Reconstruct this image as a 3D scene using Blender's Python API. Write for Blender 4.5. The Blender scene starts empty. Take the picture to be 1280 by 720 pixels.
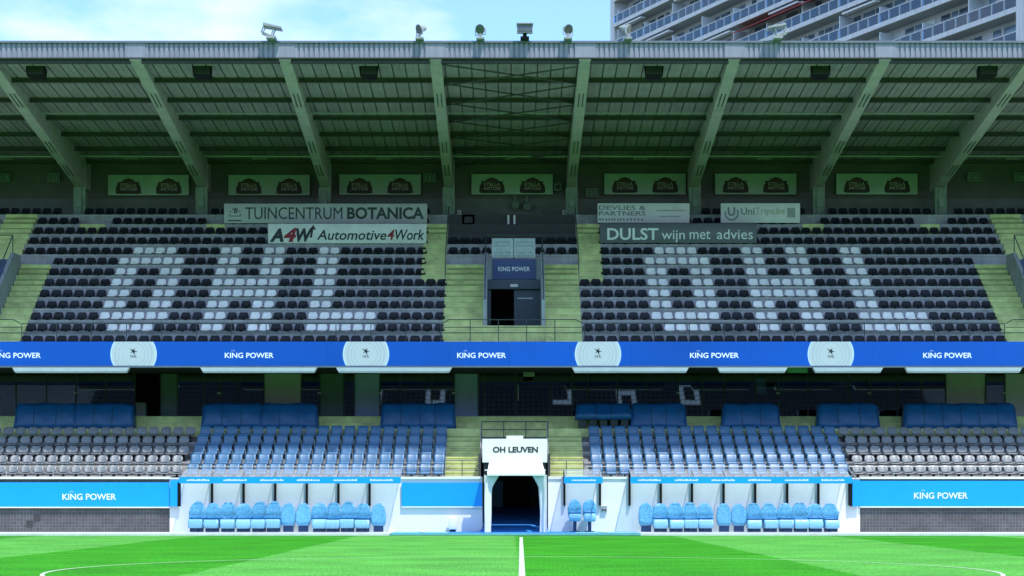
import bpy, math, random
from mathutils import Vector, Matrix
random.seed(7)
SC = bpy.context.scene
COL = SC.collection
R = math.radians

# ---------------------------------------------------------------- camera, sky, sun, exposure
F, CX, CY, H = 2300.0, 637.0, 627.0, 1.36        # photo focal length (px), principal point, eye height
cd = bpy.data.cameras.new('camera'); cam = bpy.data.objects.new('camera', cd); COL.objects.link(cam)
cam.location = (0, 0, H); cam.rotation_euler = (R(90), 0, 0)
cd.sensor_width = 36; cd.sensor_fit = 'HORIZONTAL'; cd.lens = F / 1280 * 36
cd.shift_x = (640 - CX) / 1280; cd.shift_y = (CY - 360) / 1280
cd.clip_start = 0.1; cd.clip_end = 6000
SC.camera = cam

LD = Vector((-0.25, 0.365, -1.0)).normalized()     # direction the sunlight travels
EL = math.asin(-LD.z); AZ = math.atan2(-LD.x, -LD.y)   # azimuth from +Y, clockwise
w = bpy.data.worlds.new('World'); SC.world = w; w.use_nodes = True
nt = w.node_tree; N = nt.nodes; L = nt.links
N.clear()
out = N.new('ShaderNodeOutputWorld'); bg = N.new('ShaderNodeBackground'); bg.inputs['Strength'].default_value = 0.15
sky = N.new('ShaderNodeTexSky'); sky.sky_type = 'NISHITA'; sky.sun_disc = False
sky.sun_elevation = EL; sky.sun_rotation = AZ; sky.air_density = 1.25; sky.dust_density = 0.6; sky.ozone_density = 1.6
tc = N.new('ShaderNodeTexCoord'); mp = N.new('ShaderNodeMapping')
mp.inputs['Scale'].default_value = (1.0, 1.0, 2.2); mp.inputs['Location'].default_value = (4.14, 5.5, 0.0)
n1 = N.new('ShaderNodeTexNoise'); n1.inputs['Scale'].default_value = 3.2; n1.inputs['Detail'].default_value = 7; n1.inputs['Roughness'].default_value = 0.55
cr = N.new('ShaderNodeValToRGB'); cr.color_ramp.elements[0].position = 0.47; cr.color_ramp.elements[1].position = 0.62
mx = N.new('ShaderNodeMix'); mx.data_type = 'RGBA'; mx.inputs['B'].default_value = (4.0, 4.25, 4.6, 1)
L.new(tc.outputs['Generated'], mp.inputs['Vector']); L.new(mp.outputs['Vector'], n1.inputs['Vector'])
L.new(n1.outputs['Fac'], cr.inputs['Fac']); L.new(cr.outputs['Color'], mx.inputs['Factor'])
gn = N.new('ShaderNodeVectorMath'); gn.operation = 'MULTIPLY'; gn.inputs[1].default_value = (0.60, 0.77, 1.02)
L.new(sky.outputs['Color'], gn.inputs[0]); L.new(gn.outputs['Vector'], mx.inputs['A']); L.new(mx.outputs['Result'], bg.inputs['Color']); L.new(bg.outputs['Background'], out.inputs['Surface'])

sd = bpy.data.lights.new('sun', 'SUN'); sun = bpy.data.objects.new('sun', sd); COL.objects.link(sun)
sd.energy = 2.7; sd.angle = R(0.5); sd.color = (1.0, 0.96, 0.9)
sun.rotation_euler = LD.to_track_quat('-Z', 'Y').to_euler(); sun.location = (20, -20, 60)

vs = SC.view_settings
vs.view_transform = 'Standard'; vs.look = 'None'; vs.exposure = 1.05; vs.gamma = 1; vs.use_curve_mapping = False
SC.render.engine = 'CYCLES'

def PX(x, Y): return (x - CX) * Y / F          # photo column -> metres at distance Y
def PZ(y, Y): return H + (CY - y) * Y / F      # photo row -> metres at distance Y

# ---------------------------------------------------------------- materials
MATS = {}
def mat(name, col, rough=0.6, var=0.12, scale=3.0, metal=0.0, bump=0.0, bscale=40.0, stain=0.0, emit=0.0, rnd=0.0, spec=0.5, streak=0.0, coat=0.0):
    if name in MATS: return MATS[name]
    m = bpy.data.materials.new(name); m.use_nodes = True; MATS[name] = m
    n = m.node_tree.nodes; l = m.node_tree.links; b = n['Principled BSDF']
    b.inputs['Roughness'].default_value = rough; b.inputs['Metallic'].default_value = metal
    b.inputs['Specular IOR Level'].default_value = spec; b.inputs['Coat Weight'].default_value = coat
    tcx = n.new('ShaderNodeTexCoord'); geo = n.new('ShaderNodeNewGeometry')
    nz = n.new('ShaderNodeTexNoise'); nz.inputs['Scale'].default_value = scale; nz.inputs['Detail'].default_value = 5
    l.new(geo.outputs['Position'], nz.inputs['Vector'])
    mr = n.new('ShaderNodeMapRange'); mr.inputs['From Min'].default_value = 0.3; mr.inputs['From Max'].default_value = 0.7
    mr.inputs['To Min'].default_value = 1 - var; mr.inputs['To Max'].default_value = 1 + var
    l.new(nz.outputs['Fac'], mr.inputs['Value'])
    val = mr.outputs['Result']
    if rnd:
        oi = n.new('ShaderNodeObjectInfo'); m2 = n.new('ShaderNodeMapRange')
        m2.inputs['To Min'].default_value = 1 - rnd; m2.inputs['To Max'].default_value = 1 + rnd
        l.new(oi.outputs['Random'], m2.inputs['Value']); mu = n.new('ShaderNodeMath'); mu.operation = 'MULTIPLY'
        l.new(val, mu.inputs[0]); l.new(m2.outputs['Result'], mu.inputs[1]); val = mu.outputs['Value']
    if streak:
        mpx = n.new('ShaderNodeMapping'); mpx.inputs['Scale'].default_value = (6, 6, 0.35)
        l.new(geo.outputs['Position'], mpx.inputs['Vector'])
        ns = n.new('ShaderNodeTexNoise'); ns.inputs['Scale'].default_value = 1.0; ns.inputs['Detail'].default_value = 4
        l.new(mpx.outputs['Vector'], ns.inputs['Vector'])
        m4 = n.new('ShaderNodeMapRange'); m4.inputs['From Min'].default_value = 0.35; m4.inputs['From Max'].default_value = 0.65
        m4.inputs['To Min'].default_value = 1 - streak; m4.inputs['To Max'].default_value = 1.0
        l.new(ns.outputs['Fac'], m4.inputs['Value']); mu2 = n.new('ShaderNodeMath'); mu2.operation = 'MULTIPLY'
        l.new(val, mu2.inputs[0]); l.new(m4.outputs['Result'], mu2.inputs[1]); val = mu2.outputs['Value']
    vm = n.new('ShaderNodeVectorMath'); vm.operation = 'SCALE'; vm.inputs[0].default_value = col[:3]
    l.new(val, vm.inputs['Scale'])
    cout = vm.outputs['Vector']
    if stain:
        n3 = n.new('ShaderNodeTexNoise'); n3.inputs['Scale'].default_value = 0.9; n3.inputs['Detail'].default_value = 8; n3.inputs['Roughness'].default_value = 0.7
        l.new(geo.outputs['Position'], n3.inputs['Vector'])
        m3 = n.new('ShaderNodeMapRange'); m3.inputs['From Min'].default_value = 0.5; m3.inputs['From Max'].default_value = 0.72; m3.inputs['To Max'].default_value = stain
        l.new(n3.outputs['Fac'], m3.inputs['Value'])
        mxx = n.new('ShaderNodeMix'); mxx.data_type = 'RGBA'; mxx.inputs['B'].default_value = (0.09, 0.08, 0.065, 1)
        l.new(m3.outputs['Result'], mxx.inputs['Factor']); l.new(cout, mxx.inputs['A']); cout = mxx.outputs['Result']
    l.new(cout, b.inputs['Base Color'])
    if emit:
        l.new(cout, b.inputs['Emission Color']); b.inputs['Emission Strength'].default_value = emit
    if bump:
        nb = n.new('ShaderNodeTexNoise'); nb.inputs['Scale'].default_value = bscale; nb.inputs['Detail'].default_value = 3
        l.new(geo.outputs['Position'], nb.inputs['Vector'])
        bp = n.new('ShaderNodeBump'); bp.inputs['Strength'].default_value = bump; bp.inputs['Distance'].default_value = 0.02
        l.new(nb.outputs['Fac'], bp.inputs['Height']); l.new(bp.outputs['Normal'], b.inputs['Normal'])
    return m

concrete = mat('terrace_concrete', (0.42, 0.41, 0.45), 0.85, 0.14, 1.7, stain=0.35, bump=0.3, streak=0.15)
conc_dk = mat('dark_concrete', (0.16, 0.165, 0.17), 0.85, 0.15, 1.5, stain=0.3)
steppaint = mat('step_paint', (0.61, 0.66, 0.29), 0.65, 0.18, 2.2, stain=0.42, bump=0.2, rnd=0.06)
steplip = mat('step_lip_paint', (0.40, 0.46, 0.17), 0.6, 0.15, 3.0, stain=0.3)
blackseat = mat('black_plastic', (0.010, 0.012, 0.020), 0.42, 0.2, 9, rnd=0.45, spec=0.3)
whiteseat = mat('white_plastic', (0.88, 0.86, 0.88), 0.4, 0.07, 9, rnd=0.06, stain=0.06)
blueseat = mat('blue_vinyl', (0.012, 0.112, 0.25), 0.46, 0.12, 7, rnd=0.1, spec=1.0)
greyseat = mat('grey_plastic', (0.13, 0.15, 0.17), 0.45, 0.12, 7, rnd=0.14, spec=1.0)
sheetm = mat('roof_sheet_steel', (0.34, 0.28, 0.34), 0.6, 0.1, 1.2, rnd=0.07, stain=0.12)
beamm = mat('beam_paint', (0.47, 0.42, 0.46), 0.7, 0.12, 2.0, stain=0.22, bump=0.15)
purlm = mat('purlin_steel', (0.06, 0.062, 0.062), 0.6, 0.12, 3)
fasciam = mat('fascia_steel', (0.26, 0.275, 0.345), 0.5, 0.07, 2, metal=0.0, streak=0.18)
capm = mat('fascia_cap_steel', (0.15, 0.17, 0.23), 0.45, 0.1, 2)
wallgreen = mat('back_wall_paint', (0.12, 0.112, 0.115), 0.8, 0.15, 1.1, stain=0.2)
whitewall = mat('white_wall_paint', (0.80, 0.80, 0.81), 0.55, 0.03, 1.5, stain=0.04)
blackmetal = mat('black_metal', (0.007, 0.007, 0.008), 0.5, 0.15, 8, spec=0.2)
greymetal = mat('galvanised_steel', (0.42, 0.44, 0.47), 0.42, 0.12, 6, metal=0.4)
darkrail = mat('dark_rail_paint', (0.05, 0.06, 0.075), 0.45, 0.1, 8)
bannerblue = mat('banner_blue', (0.002, 0.34, 0.92), 0.45, 0.025, 1.5)
bannertext = mat('banner_white', (0.82, 0.84, 0.86), 0.5, 0.03, 4)
ledblue = mat('led_blue', (0.0, 0.085, 0.50), 0.35, 0.14, 0.12, emit=0.24, rnd=0.05)
ledwhite = mat('led_white', (0.46, 0.54, 0.59), 0.35, 0.03, 1.0, emit=0.26)
ledring = mat('led_ring', (0.36, 0.44, 0.52), 0.35, 0.03, 1.0, emit=0.24)
ledrim = mat('led_rim', (0.40, 0.58, 0.78), 0.35, 0.03, 1.0, emit=0.36)
leddark = mat('led_dark', (0.03, 0.035, 0.05), 0.4, 0.1, 8)
ledtext = mat('led_text', (0.72, 0.82, 0.95), 0.4, 0.02, 3, emit=0.35)
coverm = mat('blue_cover_vinyl', (0.004, 0.082, 0.25), 0.36, 0.14, 2.5, bump=0.35, bscale=9)
seamm = mat('cover_seam', (0.002, 0.035, 0.10), 0.5, 0.1, 5)
awnm = mat('awning_white', (0.88, 0.84, 0.87), 0.5, 0.05, 3, stain=0.06)
panelgrey = mat('panel_grey', (0.42, 0.38, 0.42), 0.6, 0.08, 2)
panelblue = mat('panel_blue_grey', (0.27, 0.31, 0.56), 0.55, 0.08, 2)
panelgreen = mat('panel_green_grey', (0.085, 0.12, 0.13), 0.5, 0.1, 2)
framem = mat('dark_window_frame', (0.016, 0.022, 0.026), 0.4, 0.1, 4)
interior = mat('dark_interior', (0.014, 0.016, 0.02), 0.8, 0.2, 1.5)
signwhite = mat('sign_white', (0.82, 0.80, 0.82), 0.55, 0.06, 2.2, stain=0.12)
signsilver = mat('sign_silver', (0.54, 0.55, 0.57), 0.5, 0.07, 2.0, stain=0.12)
signgrey = mat('sign_grey', (0.135, 0.14, 0.17), 0.5, 0.06, 2)
inkdark = mat('ink_dark', (0.022, 0.028, 0.03), 0.6, 0.1, 5)
inkgreen = mat('ink_dark_green', (0.03, 0.055, 0.05), 0.6, 0.1, 5)
inkgrey = mat('ink_grey', (0.22, 0.25, 0.27), 0.6, 0.08, 5)
inkred = mat('ink_red', (0.32, 0.015, 0.035), 0.6, 0.08, 5)
signgreen = mat('sign_green', (0.34, 0.44, 0.36), 0.55, 0.1, 1.5)
crestdk = mat('crest_dark', (0.028, 0.016, 0.015), 0.6, 0.2, 12)
crestred = mat('crest_red', (0.16, 0.03, 0.03), 0.6, 0.2, 12)
crestwhite = mat('crest_pale', (0.40, 0.34, 0.30), 0.6, 0.2, 12)
platem = mat('number_plate_pale', (0.20, 0.27, 0.23), 0.6, 0.1, 6)
vomgrey = mat('vomitory_grey', (0.34, 0.37, 0.41), 0.7, 0.1, 2, stain=0.2, streak=0.15)
doorm = mat('door_slate', (0.055, 0.075, 0.11), 0.45, 0.08, 3)
navy = mat('navy_panel', (0.035, 0.06, 0.21), 0.45, 0.06, 2)
dugblue = mat('dugout_seat_cover', (0.13, 0.41, 0.66), 0.25, 0.25, 14, bump=0.8, bscale=16, rnd=0.07)
dugpale = mat('dugout_cushion_cover', (0.20, 0.46, 0.66), 0.30, 0.08, 14, bump=0.6, bscale=18, rnd=0.05)
dugshade = mat('dugout_wrap_shade', (0.02, 0.20, 0.46), 0.3, 0.25, 20, bump=0.8, bscale=18)  # deeper blue paints the shade in the gap behind each cushion
dugnavy = mat('dugout_seat_base', (0.012, 0.045, 0.14), 0.5, 0.1, 8)
carpet = mat('blue_carpet', (0.015, 0.19, 0.62), 0.9, 0.1, 20, bump=0.2)
kerbm = mat('kerb_concrete', (0.56, 0.62, 0.64), 0.8, 0.12, 2.5, stain=0.1)
kerbblue = mat('kerb_teal_mat', (0.12, 0.40, 0.52), 0.8, 0.12, 2.5)
paintline = mat('line_paint', (0.44, 0.56, 0.40), 0.8, 0.08, 18)
canvas = mat('tunnel_canvas', (0.74, 0.76, 0.78), 0.65, 0.05, 2.5, bump=0.2, bscale=6)
lampshell = mat('lamp_shell', (0.33, 0.34, 0.34), 0.4, 0.08, 8, metal=0.2)
lampglass = mat('lamp_glass', (0.075, 0.09, 0.09), 0.12, 0.3, 14, spec=0.8)
tubem = mat('tube_light_body', (0.22, 0.23, 0.21), 0.5, 0.06, 6)
bwall = mat('tower_wall', (0.55, 0.58, 0.65), 0.7, 0.06, 0.4)
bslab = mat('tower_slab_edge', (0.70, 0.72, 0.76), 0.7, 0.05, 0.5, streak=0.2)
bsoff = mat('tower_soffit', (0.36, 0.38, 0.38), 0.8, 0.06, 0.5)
bpart = mat('tower_partition', (0.62, 0.68, 0.74), 0.6, 0.05, 0.5)
bwin = mat('tower_window', (0.11, 0.17, 0.26), 0.12, 0.5, 0.35, spec=0.8, rnd=0.5)
bglass = None
bframe = mat('tower_white_frame', (0.62, 0.64, 0.66), 0.5, 0.04, 1)
redawn = mat('red_awning', (0.30, 0.035, 0.04), 0.7, 0.08, 2)

def mat_glass(name, tint, fac=0.10):
    m = bpy.data.materials.new(name); m.use_nodes = True; n = m.node_tree.nodes; l = m.node_tree.links
    n.clear(); o = n.new('ShaderNodeOutputMaterial'); t = n.new('ShaderNodeBsdfTransparent'); g = n.new('ShaderNodeBsdfGlossy')
    t.inputs['Color'].default_value = (*tint, 1); g.inputs['Roughness'].default_value = 0.015; g.inputs['Color'].default_value = (0.85, 0.93, 1.0, 1)
    geo = n.new('ShaderNodeNewGeometry'); nz = n.new('ShaderNodeTexNoise'); nz.inputs['Scale'].default_value = 0.7
    l.new(geo.outputs['Position'], nz.inputs['Vector']); bp = n.new('ShaderNodeBump'); bp.inputs['Strength'].default_value = 0.02; bp.inputs['Distance'].default_value = 0.02
    l.new(nz.outputs['Fac'], bp.inputs['Height']); l.new(bp.outputs['Normal'], g.inputs['Normal'])
    fr = n.new('ShaderNodeFresnel'); fr.inputs['IOR'].default_value = 1.5
    ad = n.new('ShaderNodeMath'); ad.operation = 'ADD'; ad.inputs[1].default_value = fac; l.new(fr.outputs['Fac'], ad.inputs[0])
    mix = n.new('ShaderNodeMixShader'); l.new(ad.outputs['Value'], mix.inputs['Fac']); l.new(t.outputs['BSDF'], mix.inputs[1]); l.new(g.outputs['BSDF'], mix.inputs[2])
    l.new(mix.outputs['Shader'], o.inputs['Surface']); return m
loungeglass = mat_glass('tinted_lounge_glass', (0.34, 0.42, 0.46), 0.16)
def mat_poly(name):
    m = bpy.data.materials.new(name); m.use_nodes = True; n = m.node_tree.nodes; l = m.node_tree.links
    n.clear(); o = n.new('ShaderNodeOutputMaterial'); t = n.new('ShaderNodeBsdfTransparent'); g = n.new('ShaderNodeBsdfPrincipled')
    t.inputs['Color'].default_value = (0.88, 0.94, 0.98, 1); g.inputs['Base Color'].default_value = (0.8, 0.84, 0.88, 1); g.inputs['Roughness'].default_value = 0.25
    geo = n.new('ShaderNodeNewGeometry'); nz = n.new('ShaderNodeTexNoise'); nz.inputs['Scale'].default_value = 2.5; nz.inputs['Detail'].default_value = 5
    l.new(geo.outputs['Position'], nz.inputs['Vector']); mr = n.new('ShaderNodeMapRange'); mr.inputs['To Min'].default_value = 0.14; mr.inputs['To Max'].default_value = 0.2
    l.new(nz.outputs['Fac'], mr.inputs['Value']); mix = n.new('ShaderNodeMixShader'); l.new(mr.outputs['Result'], mix.inputs['Fac'])
    l.new(t.outputs['BSDF'], mix.inputs[1]); l.new(g.outputs['BSDF'], mix.inputs[2]); l.new(mix.outputs['Shader'], o.inputs['Surface']); return m
bglass = mat_glass('tower_railing_glass', (0.80, 0.88, 0.93), 0.06)
polym = mat_poly('clear_roof_panel')

def mat_grass():
    m = bpy.data.materials.new('mown_grass'); m.use_nodes = True; n = m.node_tree.nodes; l = m.node_tree.links; b = n['Principled BSDF']
    geo = n.new('ShaderNodeNewGeometry'); sx = n.new('ShaderNodeSeparateXYZ'); l.new(geo.outputs['Position'], sx.inputs['Vector'])
    nw = n.new('ShaderNodeTexNoise'); nw.inputs['Scale'].default_value = 0.6; nw.inputs['Detail'].default_value = 3; l.new(geo.outputs['Position'], nw.inputs['Vector'])
    wob = n.new('ShaderNodeMath'); wob.operation = 'MULTIPLY_ADD'; wob.inputs[1].default_value = 0.35; l.new(nw.outputs['Fac'], wob.inputs[0]); l.new(sx.outputs['X'], wob.inputs[2])
    # mowing bands 6.25 m wide across the pitch
    a = n.new('ShaderNodeMath'); a.operation = 'MULTIPLY_ADD'; a.inputs[1].default_value = 1 / 12.5; a.inputs[2].default_value = -0.036 + 4; l.new(wob.outputs['Value'], a.inputs[0])
    fr = n.new('ShaderNodeMath'); fr.operation = 'FRACT'; l.new(a.outputs['Value'], fr.inputs[0])
    rp = n.new('ShaderNodeValToRGB'); e = rp.color_ramp.elements
    e[0].position = 0.0; e[0].color = (0, 0, 0, 1); e[1].position = 0.5; e[1].color = (1, 1, 1, 1)
    e2 = rp.color_ramp.elements.new(0.49); e2.color = (0, 0, 0, 1); e3 = rp.color_ramp.elements.new(0.99); e3.color = (1, 1, 1, 1)
    e4 = rp.color_ramp.elements.new(1.0); e4.color = (0, 0, 0, 1); l.new(fr.outputs['Value'], rp.inputs['Fac'])
    mxx = n.new('ShaderNodeMix'); mxx.data_type = 'RGBA'; mxx.inputs['A'].default_value = (0.030, 0.232, 0.008, 1); mxx.inputs['B'].default_value = (0.076, 0.305, 0.045, 1)
    l.new(rp.outputs['Color'], mxx.inputs['Factor'])
    nz = n.new('ShaderNodeTexNoise'); nz.inputs['Scale'].default_value = 22; nz.inputs['Detail'].default_value = 6; nz.inputs['Roughness'].default_value = 0.7
    mpg = n.new('ShaderNodeMapping'); mpg.inputs['Scale'].default_value = (1, 0.12, 1); l.new(geo.outputs['Position'], mpg.inputs['Vector']); l.new(mpg.outputs['Vector'], nz.inputs['Vector'])
    n2 = n.new('ShaderNodeTexNoise'); n2.inputs['Scale'].default_value = 0.45; n2.inputs['Detail'].default_value = 5; l.new(geo.outputs['Position'], n2.inputs['Vector'])
    m1 = n.new('ShaderNodeMapRange'); m1.inputs['From Min'].default_value = 0.25; m1.inputs['From Max'].default_value = 0.75; m1.inputs['To Min'].default_value = 0.35; m1.inputs['To Max'].default_value = 1.65; l.new(nz.outputs['Fac'], m1.inputs['Value'])
    m2 = n.new('ShaderNodeMapRange'); m2.inputs['From Min'].default_value = 0.3; m2.inputs['From Max'].default_value = 0.7; m2.inputs['To Min'].default_value = 0.78; m2.inputs['To Max'].default_value = 1.2; l.new(n2.outputs['Fac'], m2.inputs['Value'])
    mu = n.new('ShaderNodeMath'); mu.operation = 'MULTIPLY'; l.new(m1.outputs['Result'], mu.inputs[0]); l.new(m2.outputs['Result'], mu.inputs[1])
    vm = n.new('ShaderNodeVectorMath'); vm.operation = 'SCALE'; l.new(mxx.outputs['Result'], vm.inputs[0]); l.new(mu.outputs['Value'], vm.inputs['Scale'])
    l.new(vm.outputs['Vector'], b.inputs['Base Color']); b.inputs['Roughness'].default_value = 0.9; b.inputs['Specular IOR Level'].default_value = 0.1
    bp = n.new('ShaderNodeBump'); bp.inputs['Strength'].default_value = 0.5; bp.inputs['Distance'].default_value = 0.03; l.new(nz.outputs['Fac'], bp.inputs['Height']); l.new(bp.outputs['Normal'], b.inputs['Normal'])
    return m
grassm = mat_grass()
def mat_blocks():
    m = bpy.data.materials.new('grey_block_wall'); m.use_nodes = True; n = m.node_tree.nodes; l = m.node_tree.links; b = n['Principled BSDF']
    geo = n.new('ShaderNodeNewGeometry'); mpx = n.new('ShaderNodeMapping'); mpx.inputs['Rotation'].default_value = (R(-90), 0, 0); l.new(geo.outputs['Position'], mpx.inputs['Vector'])
    br = n.new('ShaderNodeTexBrick'); br.offset = 0.0; br.inputs['Scale'].default_value = 1.0; br.inputs['Brick Width'].default_value = 0.135; br.inputs['Row Height'].default_value = 0.135
    br.inputs['Mortar Size'].default_value = 0.016; br.inputs['Color1'].default_value = (0.060, 0.057, 0.061, 1); br.inputs['Color2'].default_value = (0.092, 0.087, 0.092, 1); br.inputs['Mortar'].default_value = (0.12, 0.12, 0.13, 1)
    l.new(mpx.outputs['Vector'], br.inputs['Vector'])
    nz = n.new('ShaderNodeTexNoise'); nz.inputs['Scale'].default_value = 1.1; nz.inputs['Detail'].default_value = 6; l.new(geo.outputs['Position'], nz.inputs['Vector'])
    mr = n.new('ShaderNodeMapRange'); mr.inputs['From Min'].default_value = 0.3; mr.inputs['From Max'].default_value = 0.7; mr.inputs['To Min'].default_value = 0.75; mr.inputs['To Max'].default_value = 1.2; l.new(nz.outputs['Fac'], mr.inputs['Value'])
    vm = n.new('ShaderNodeVectorMath'); vm.operation = 'SCALE'; l.new(br.outputs['Color'], vm.inputs[0]); l.new(mr.outputs['Result'], vm.inputs['Scale']); l.new(vm.outputs['Vector'], b.inputs['Base Color'])
    b.inputs['Roughness'].default_value = 0.8; return m
blockm = mat_blocks()

# ---------------------------------------------------------------- mesh helpers
ORG = {}
class MB:
    def __init__(s): s.v = []; s.f = []; s.sm = False
    def add(s, vs, fs):
        k = len(s.v); s.v += [tuple(p) for p in vs]; s.f += [tuple(i + k for i in q) for q in fs]; return s
    def box(s, x0, x1, y0, y1, z0, z1):
        return s.add([(x0,y0,z0),(x1,y0,z0),(x1,y1,z0),(x0,y1,z0),(x0,y0,z1),(x1,y0,z1),(x1,y1,z1),(x0,y1,z1)],
                     [(0,3,2,1),(4,5,6,7),(0,1,5,4),(1,2,6,5),(2,3,7,6),(3,0,4,7)])
    def hexa(s, a, b):      # two quads a (near) b (far), same winding
        return s.add(list(a) + list(b), [(0,1,2,3),(7,6,5,4),(0,4,5,1),(1,5,6,2),(2,6,7,3),(3,7,4,0)])
    def prism(s, poly, x0, x1):      # poly in (y,z), extruded along x
        n = len(poly)
        return s.add([(x0, y, z) for y, z in poly] + [(x1, y, z) for y, z in poly],
                     [tuple(range(n)), tuple(range(2*n-1, n-1, -1))] + [(i, i+n, (i+1) % n + n, (i+1) % n) for i in range(n)])
    def plate(s, poly, y0, y1):      # poly in (x,z), extruded along y
        n = len(poly)
        return s.add([(x, y0, z) for x, z in poly] + [(x, y1, z) for x, z in poly],
                     [tuple(range(n)), tuple(range(2*n-1, n-1, -1))] + [(i, i+n, (i+1) % n + n, (i+1) % n) for i in range(n)])
    def tube(s, p, q, r, n=6, r2=None):
        p = Vector(p); q = Vector(q); d = (q - p).normalized(); a = d.orthogonal().normalized(); b = d.cross(a)
        r2 = r if r2 is None else r2
        ring = lambda c, rr: [c + a * (rr * math.cos(2*math.pi*i/n)) + b * (rr * math.sin(2*math.pi*i/n)) for i in range(n)]
        return s.add(ring(p, r) + ring(q, r2), [tuple(range(n-1, -1, -1)), tuple(range(n, 2*n))] + [(i, (i+1) % n, (i+1) % n + n, i+n) for i in range(n)])
    def lathe(s, prof, org, axis, n=14):     # prof: (radius, distance along axis)
        axis = Vector(axis).normalized(); a = axis.orthogonal().normalized(); b = axis.cross(a); o = Vector(org); vs = []; fs = []
        for r, h in prof:
            vs += [o + axis*h + a*(r*math.cos(2*math.pi*i/n)) + b*(r*math.sin(2*math.pi*i/n)) for i in range(n)]
        for k in range(len(prof)-1):
            fs += [(k*n+i, k*n+(i+1) % n, (k+1)*n+(i+1) % n, (k+1)*n+i) for i in range(n)]
        fs += [tuple(range(n-1, -1, -1)), tuple(range((len(prof)-1)*n, len(prof)*n))]
        return s.add(vs, fs)
    def mesh(s, name, m, org=(0,0,0)):
        me = bpy.data.meshes.new(name); ox, oy, oz = org
        me.from_pydata([(x-ox, y-oy, z-oz) for x, y, z in s.v], [], s.f); me.materials.append(m); me.update()
        if s.sm: me.polygons.foreach_set('use_smooth', [True]*len(me.polygons))
        return me
    def build(s, name, m, parent=None, base=None):   # world-space geometry; a child is stored relative to its parent's origin
        po = ORG.get(parent.name, (0,0,0)) if parent else (0,0,0)
        org = base or po
        o = bpy.data.objects.new(name, s.mesh(name, m, org)); COL.objects.link(o)
        o.location = tuple(a-b for a, b in zip(org, po)); o.parent = parent; ORG[o.name] = org
        return o
def link(name, me, parent=None, loc=(0,0,0), rot=(0,0,0)):
    o = bpy.data.objects.new(name, me); COL.objects.link(o); o.parent = parent; o.location = loc; o.rotation_euler = rot; return o
def tag(o, label, cat, group=None, kind=None):
    o['label'] = label; o['category'] = cat
    if group: o['group'] = group
    if kind: o['kind'] = kind
    return o
def thing(name, label, cat, loc, group=None):
    o = bpy.data.objects.new(name, None); COL.objects.link(o); o.location = loc; ORG[o.name] = tuple(loc); o.empty_display_size = 0.2
    return tag(o, label, cat, group)
def B(*a): return MB().box(*a)
def round_mesh(mb, name, m, org=(0,0,0), width=0.02, seg=2):
    import bmesh
    me = mb.mesh(name, m, org); bm = bmesh.new(); bm.from_mesh(me)
    bmesh.ops.bevel(bm, geom=bm.edges[:], offset=width, segments=seg, affect='EDGES', profile=0.6, clamp_overlap=True)
    bm.to_mesh(me); bm.free(); me.polygons.foreach_set('use_smooth', [True]*len(me.polygons)); return me

_fc = {}
def text_mb(s, x0, x1, z0, z1, Y, bold=0.0, shear=0.0, depth=0.012, fit=True):
    """lettering as solid letters filling the box x0..x1, z0..z1, facing the pitch"""
    key = (s, bold, shear)
    if key not in _fc:
        cu = bpy.data.curves.new('lettering', 'FONT'); cu.body = s; cu.size = 1; cu.offset = bold; cu.shear = shear; cu.resolution_u = 3
        o = bpy.data.objects.new('lettering', cu); COL.objects.link(o)
        dg = bpy.context.evaluated_depsgraph_get(); me = bpy.data.meshes.new_from_object(o.evaluated_get(dg))
        _fc[key] = ([tuple(v.co) for v in me.vertices], [tuple(p.vertices) for p in me.polygons])
        bpy.data.objects.remove(o); bpy.data.curves.remove(cu); bpy.data.meshes.remove(me)
    vs, fs = _fc[key]
    ax = min(v[0] for v in vs); bx = max(v[0] for v in vs); az = min(v[1] for v in vs); bz = max(v[1] for v in vs)
    kx = (x1-x0)/(bx-ax); kz = (z1-z0)/(bz-az)
    mb = MB(); n = len(vs)
    front = [(x0+(v[0]-ax)*kx, Y-depth, z0+(v[1]-az)*kz) for v in vs]
    mb.add(front, fs)
    ec = {}
    for f in fs:
        for a, b in zip(f, f[1:]+f[:1]):
            ec[(a, b)] = ec.get((a, b), 0) + 1
    bd = [(a, b) for (a, b) in ec if (b, a) not in ec]
    k = len(mb.v); mb.v += [(x, Y+0.002, z) for x, _, z in front]
    mb.f += [(b, a, a+k, b+k) for a, b in bd]
    return mb

def ordinal(n):
    w = ['first','second','third','fourth','fifth','sixth','seventh','eighth','ninth','tenth','eleventh','twelfth','thirteenth']
    if n <= 13: return w[n-1]
    return '%d%s' % (n, 'th' if 10 < n % 100 < 20 else {1:'st',2:'nd',3:'rd'}.get(n % 10, 'th'))

# ---------------------------------------------------------------- ground, pitch, apron
def struct(o): o['kind'] = 'structure'; return o
struct(MB().add([(-3000,-3000,-0.03),(3000,-3000,-0.03),(3000,3000,-0.03),(-3000,3000,-0.03)], [(0,1,2,3)]).build('ground', mat('far_ground', (0.09,0.11,0.06), 0.9, 0.3, 0.05)))
struct(MB().add([(-60,-3,0),(60,-3,0),(60,73.7,0),(-60,73.7,0)], [(0,1,2,3)]).build('pitch', grassm))
MIDX, CY0 = 0.24, 36.2
lines = MB(); hw = 0.06; z = 0.004
xn, xf = 0.045, 0.44      # the pitch lies a third of a degree askew to the stand
lines.add([(xn-hw,2.2,z),(xn+hw,2.2,z),(xf+hw,70.2,z),(xf-hw,70.2,z)], [(0,1,2,3)])
struct(lines.build('halfway_line', paintline))
ring = MB(); nn = 160
for k in range(nn):
    a = 2*math.pi*k/nn
    for rr in (9.11, 9.19): ring.v.append((MIDX+rr*math.sin(a), CY0+rr*math.cos(a), 0.008))
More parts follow.
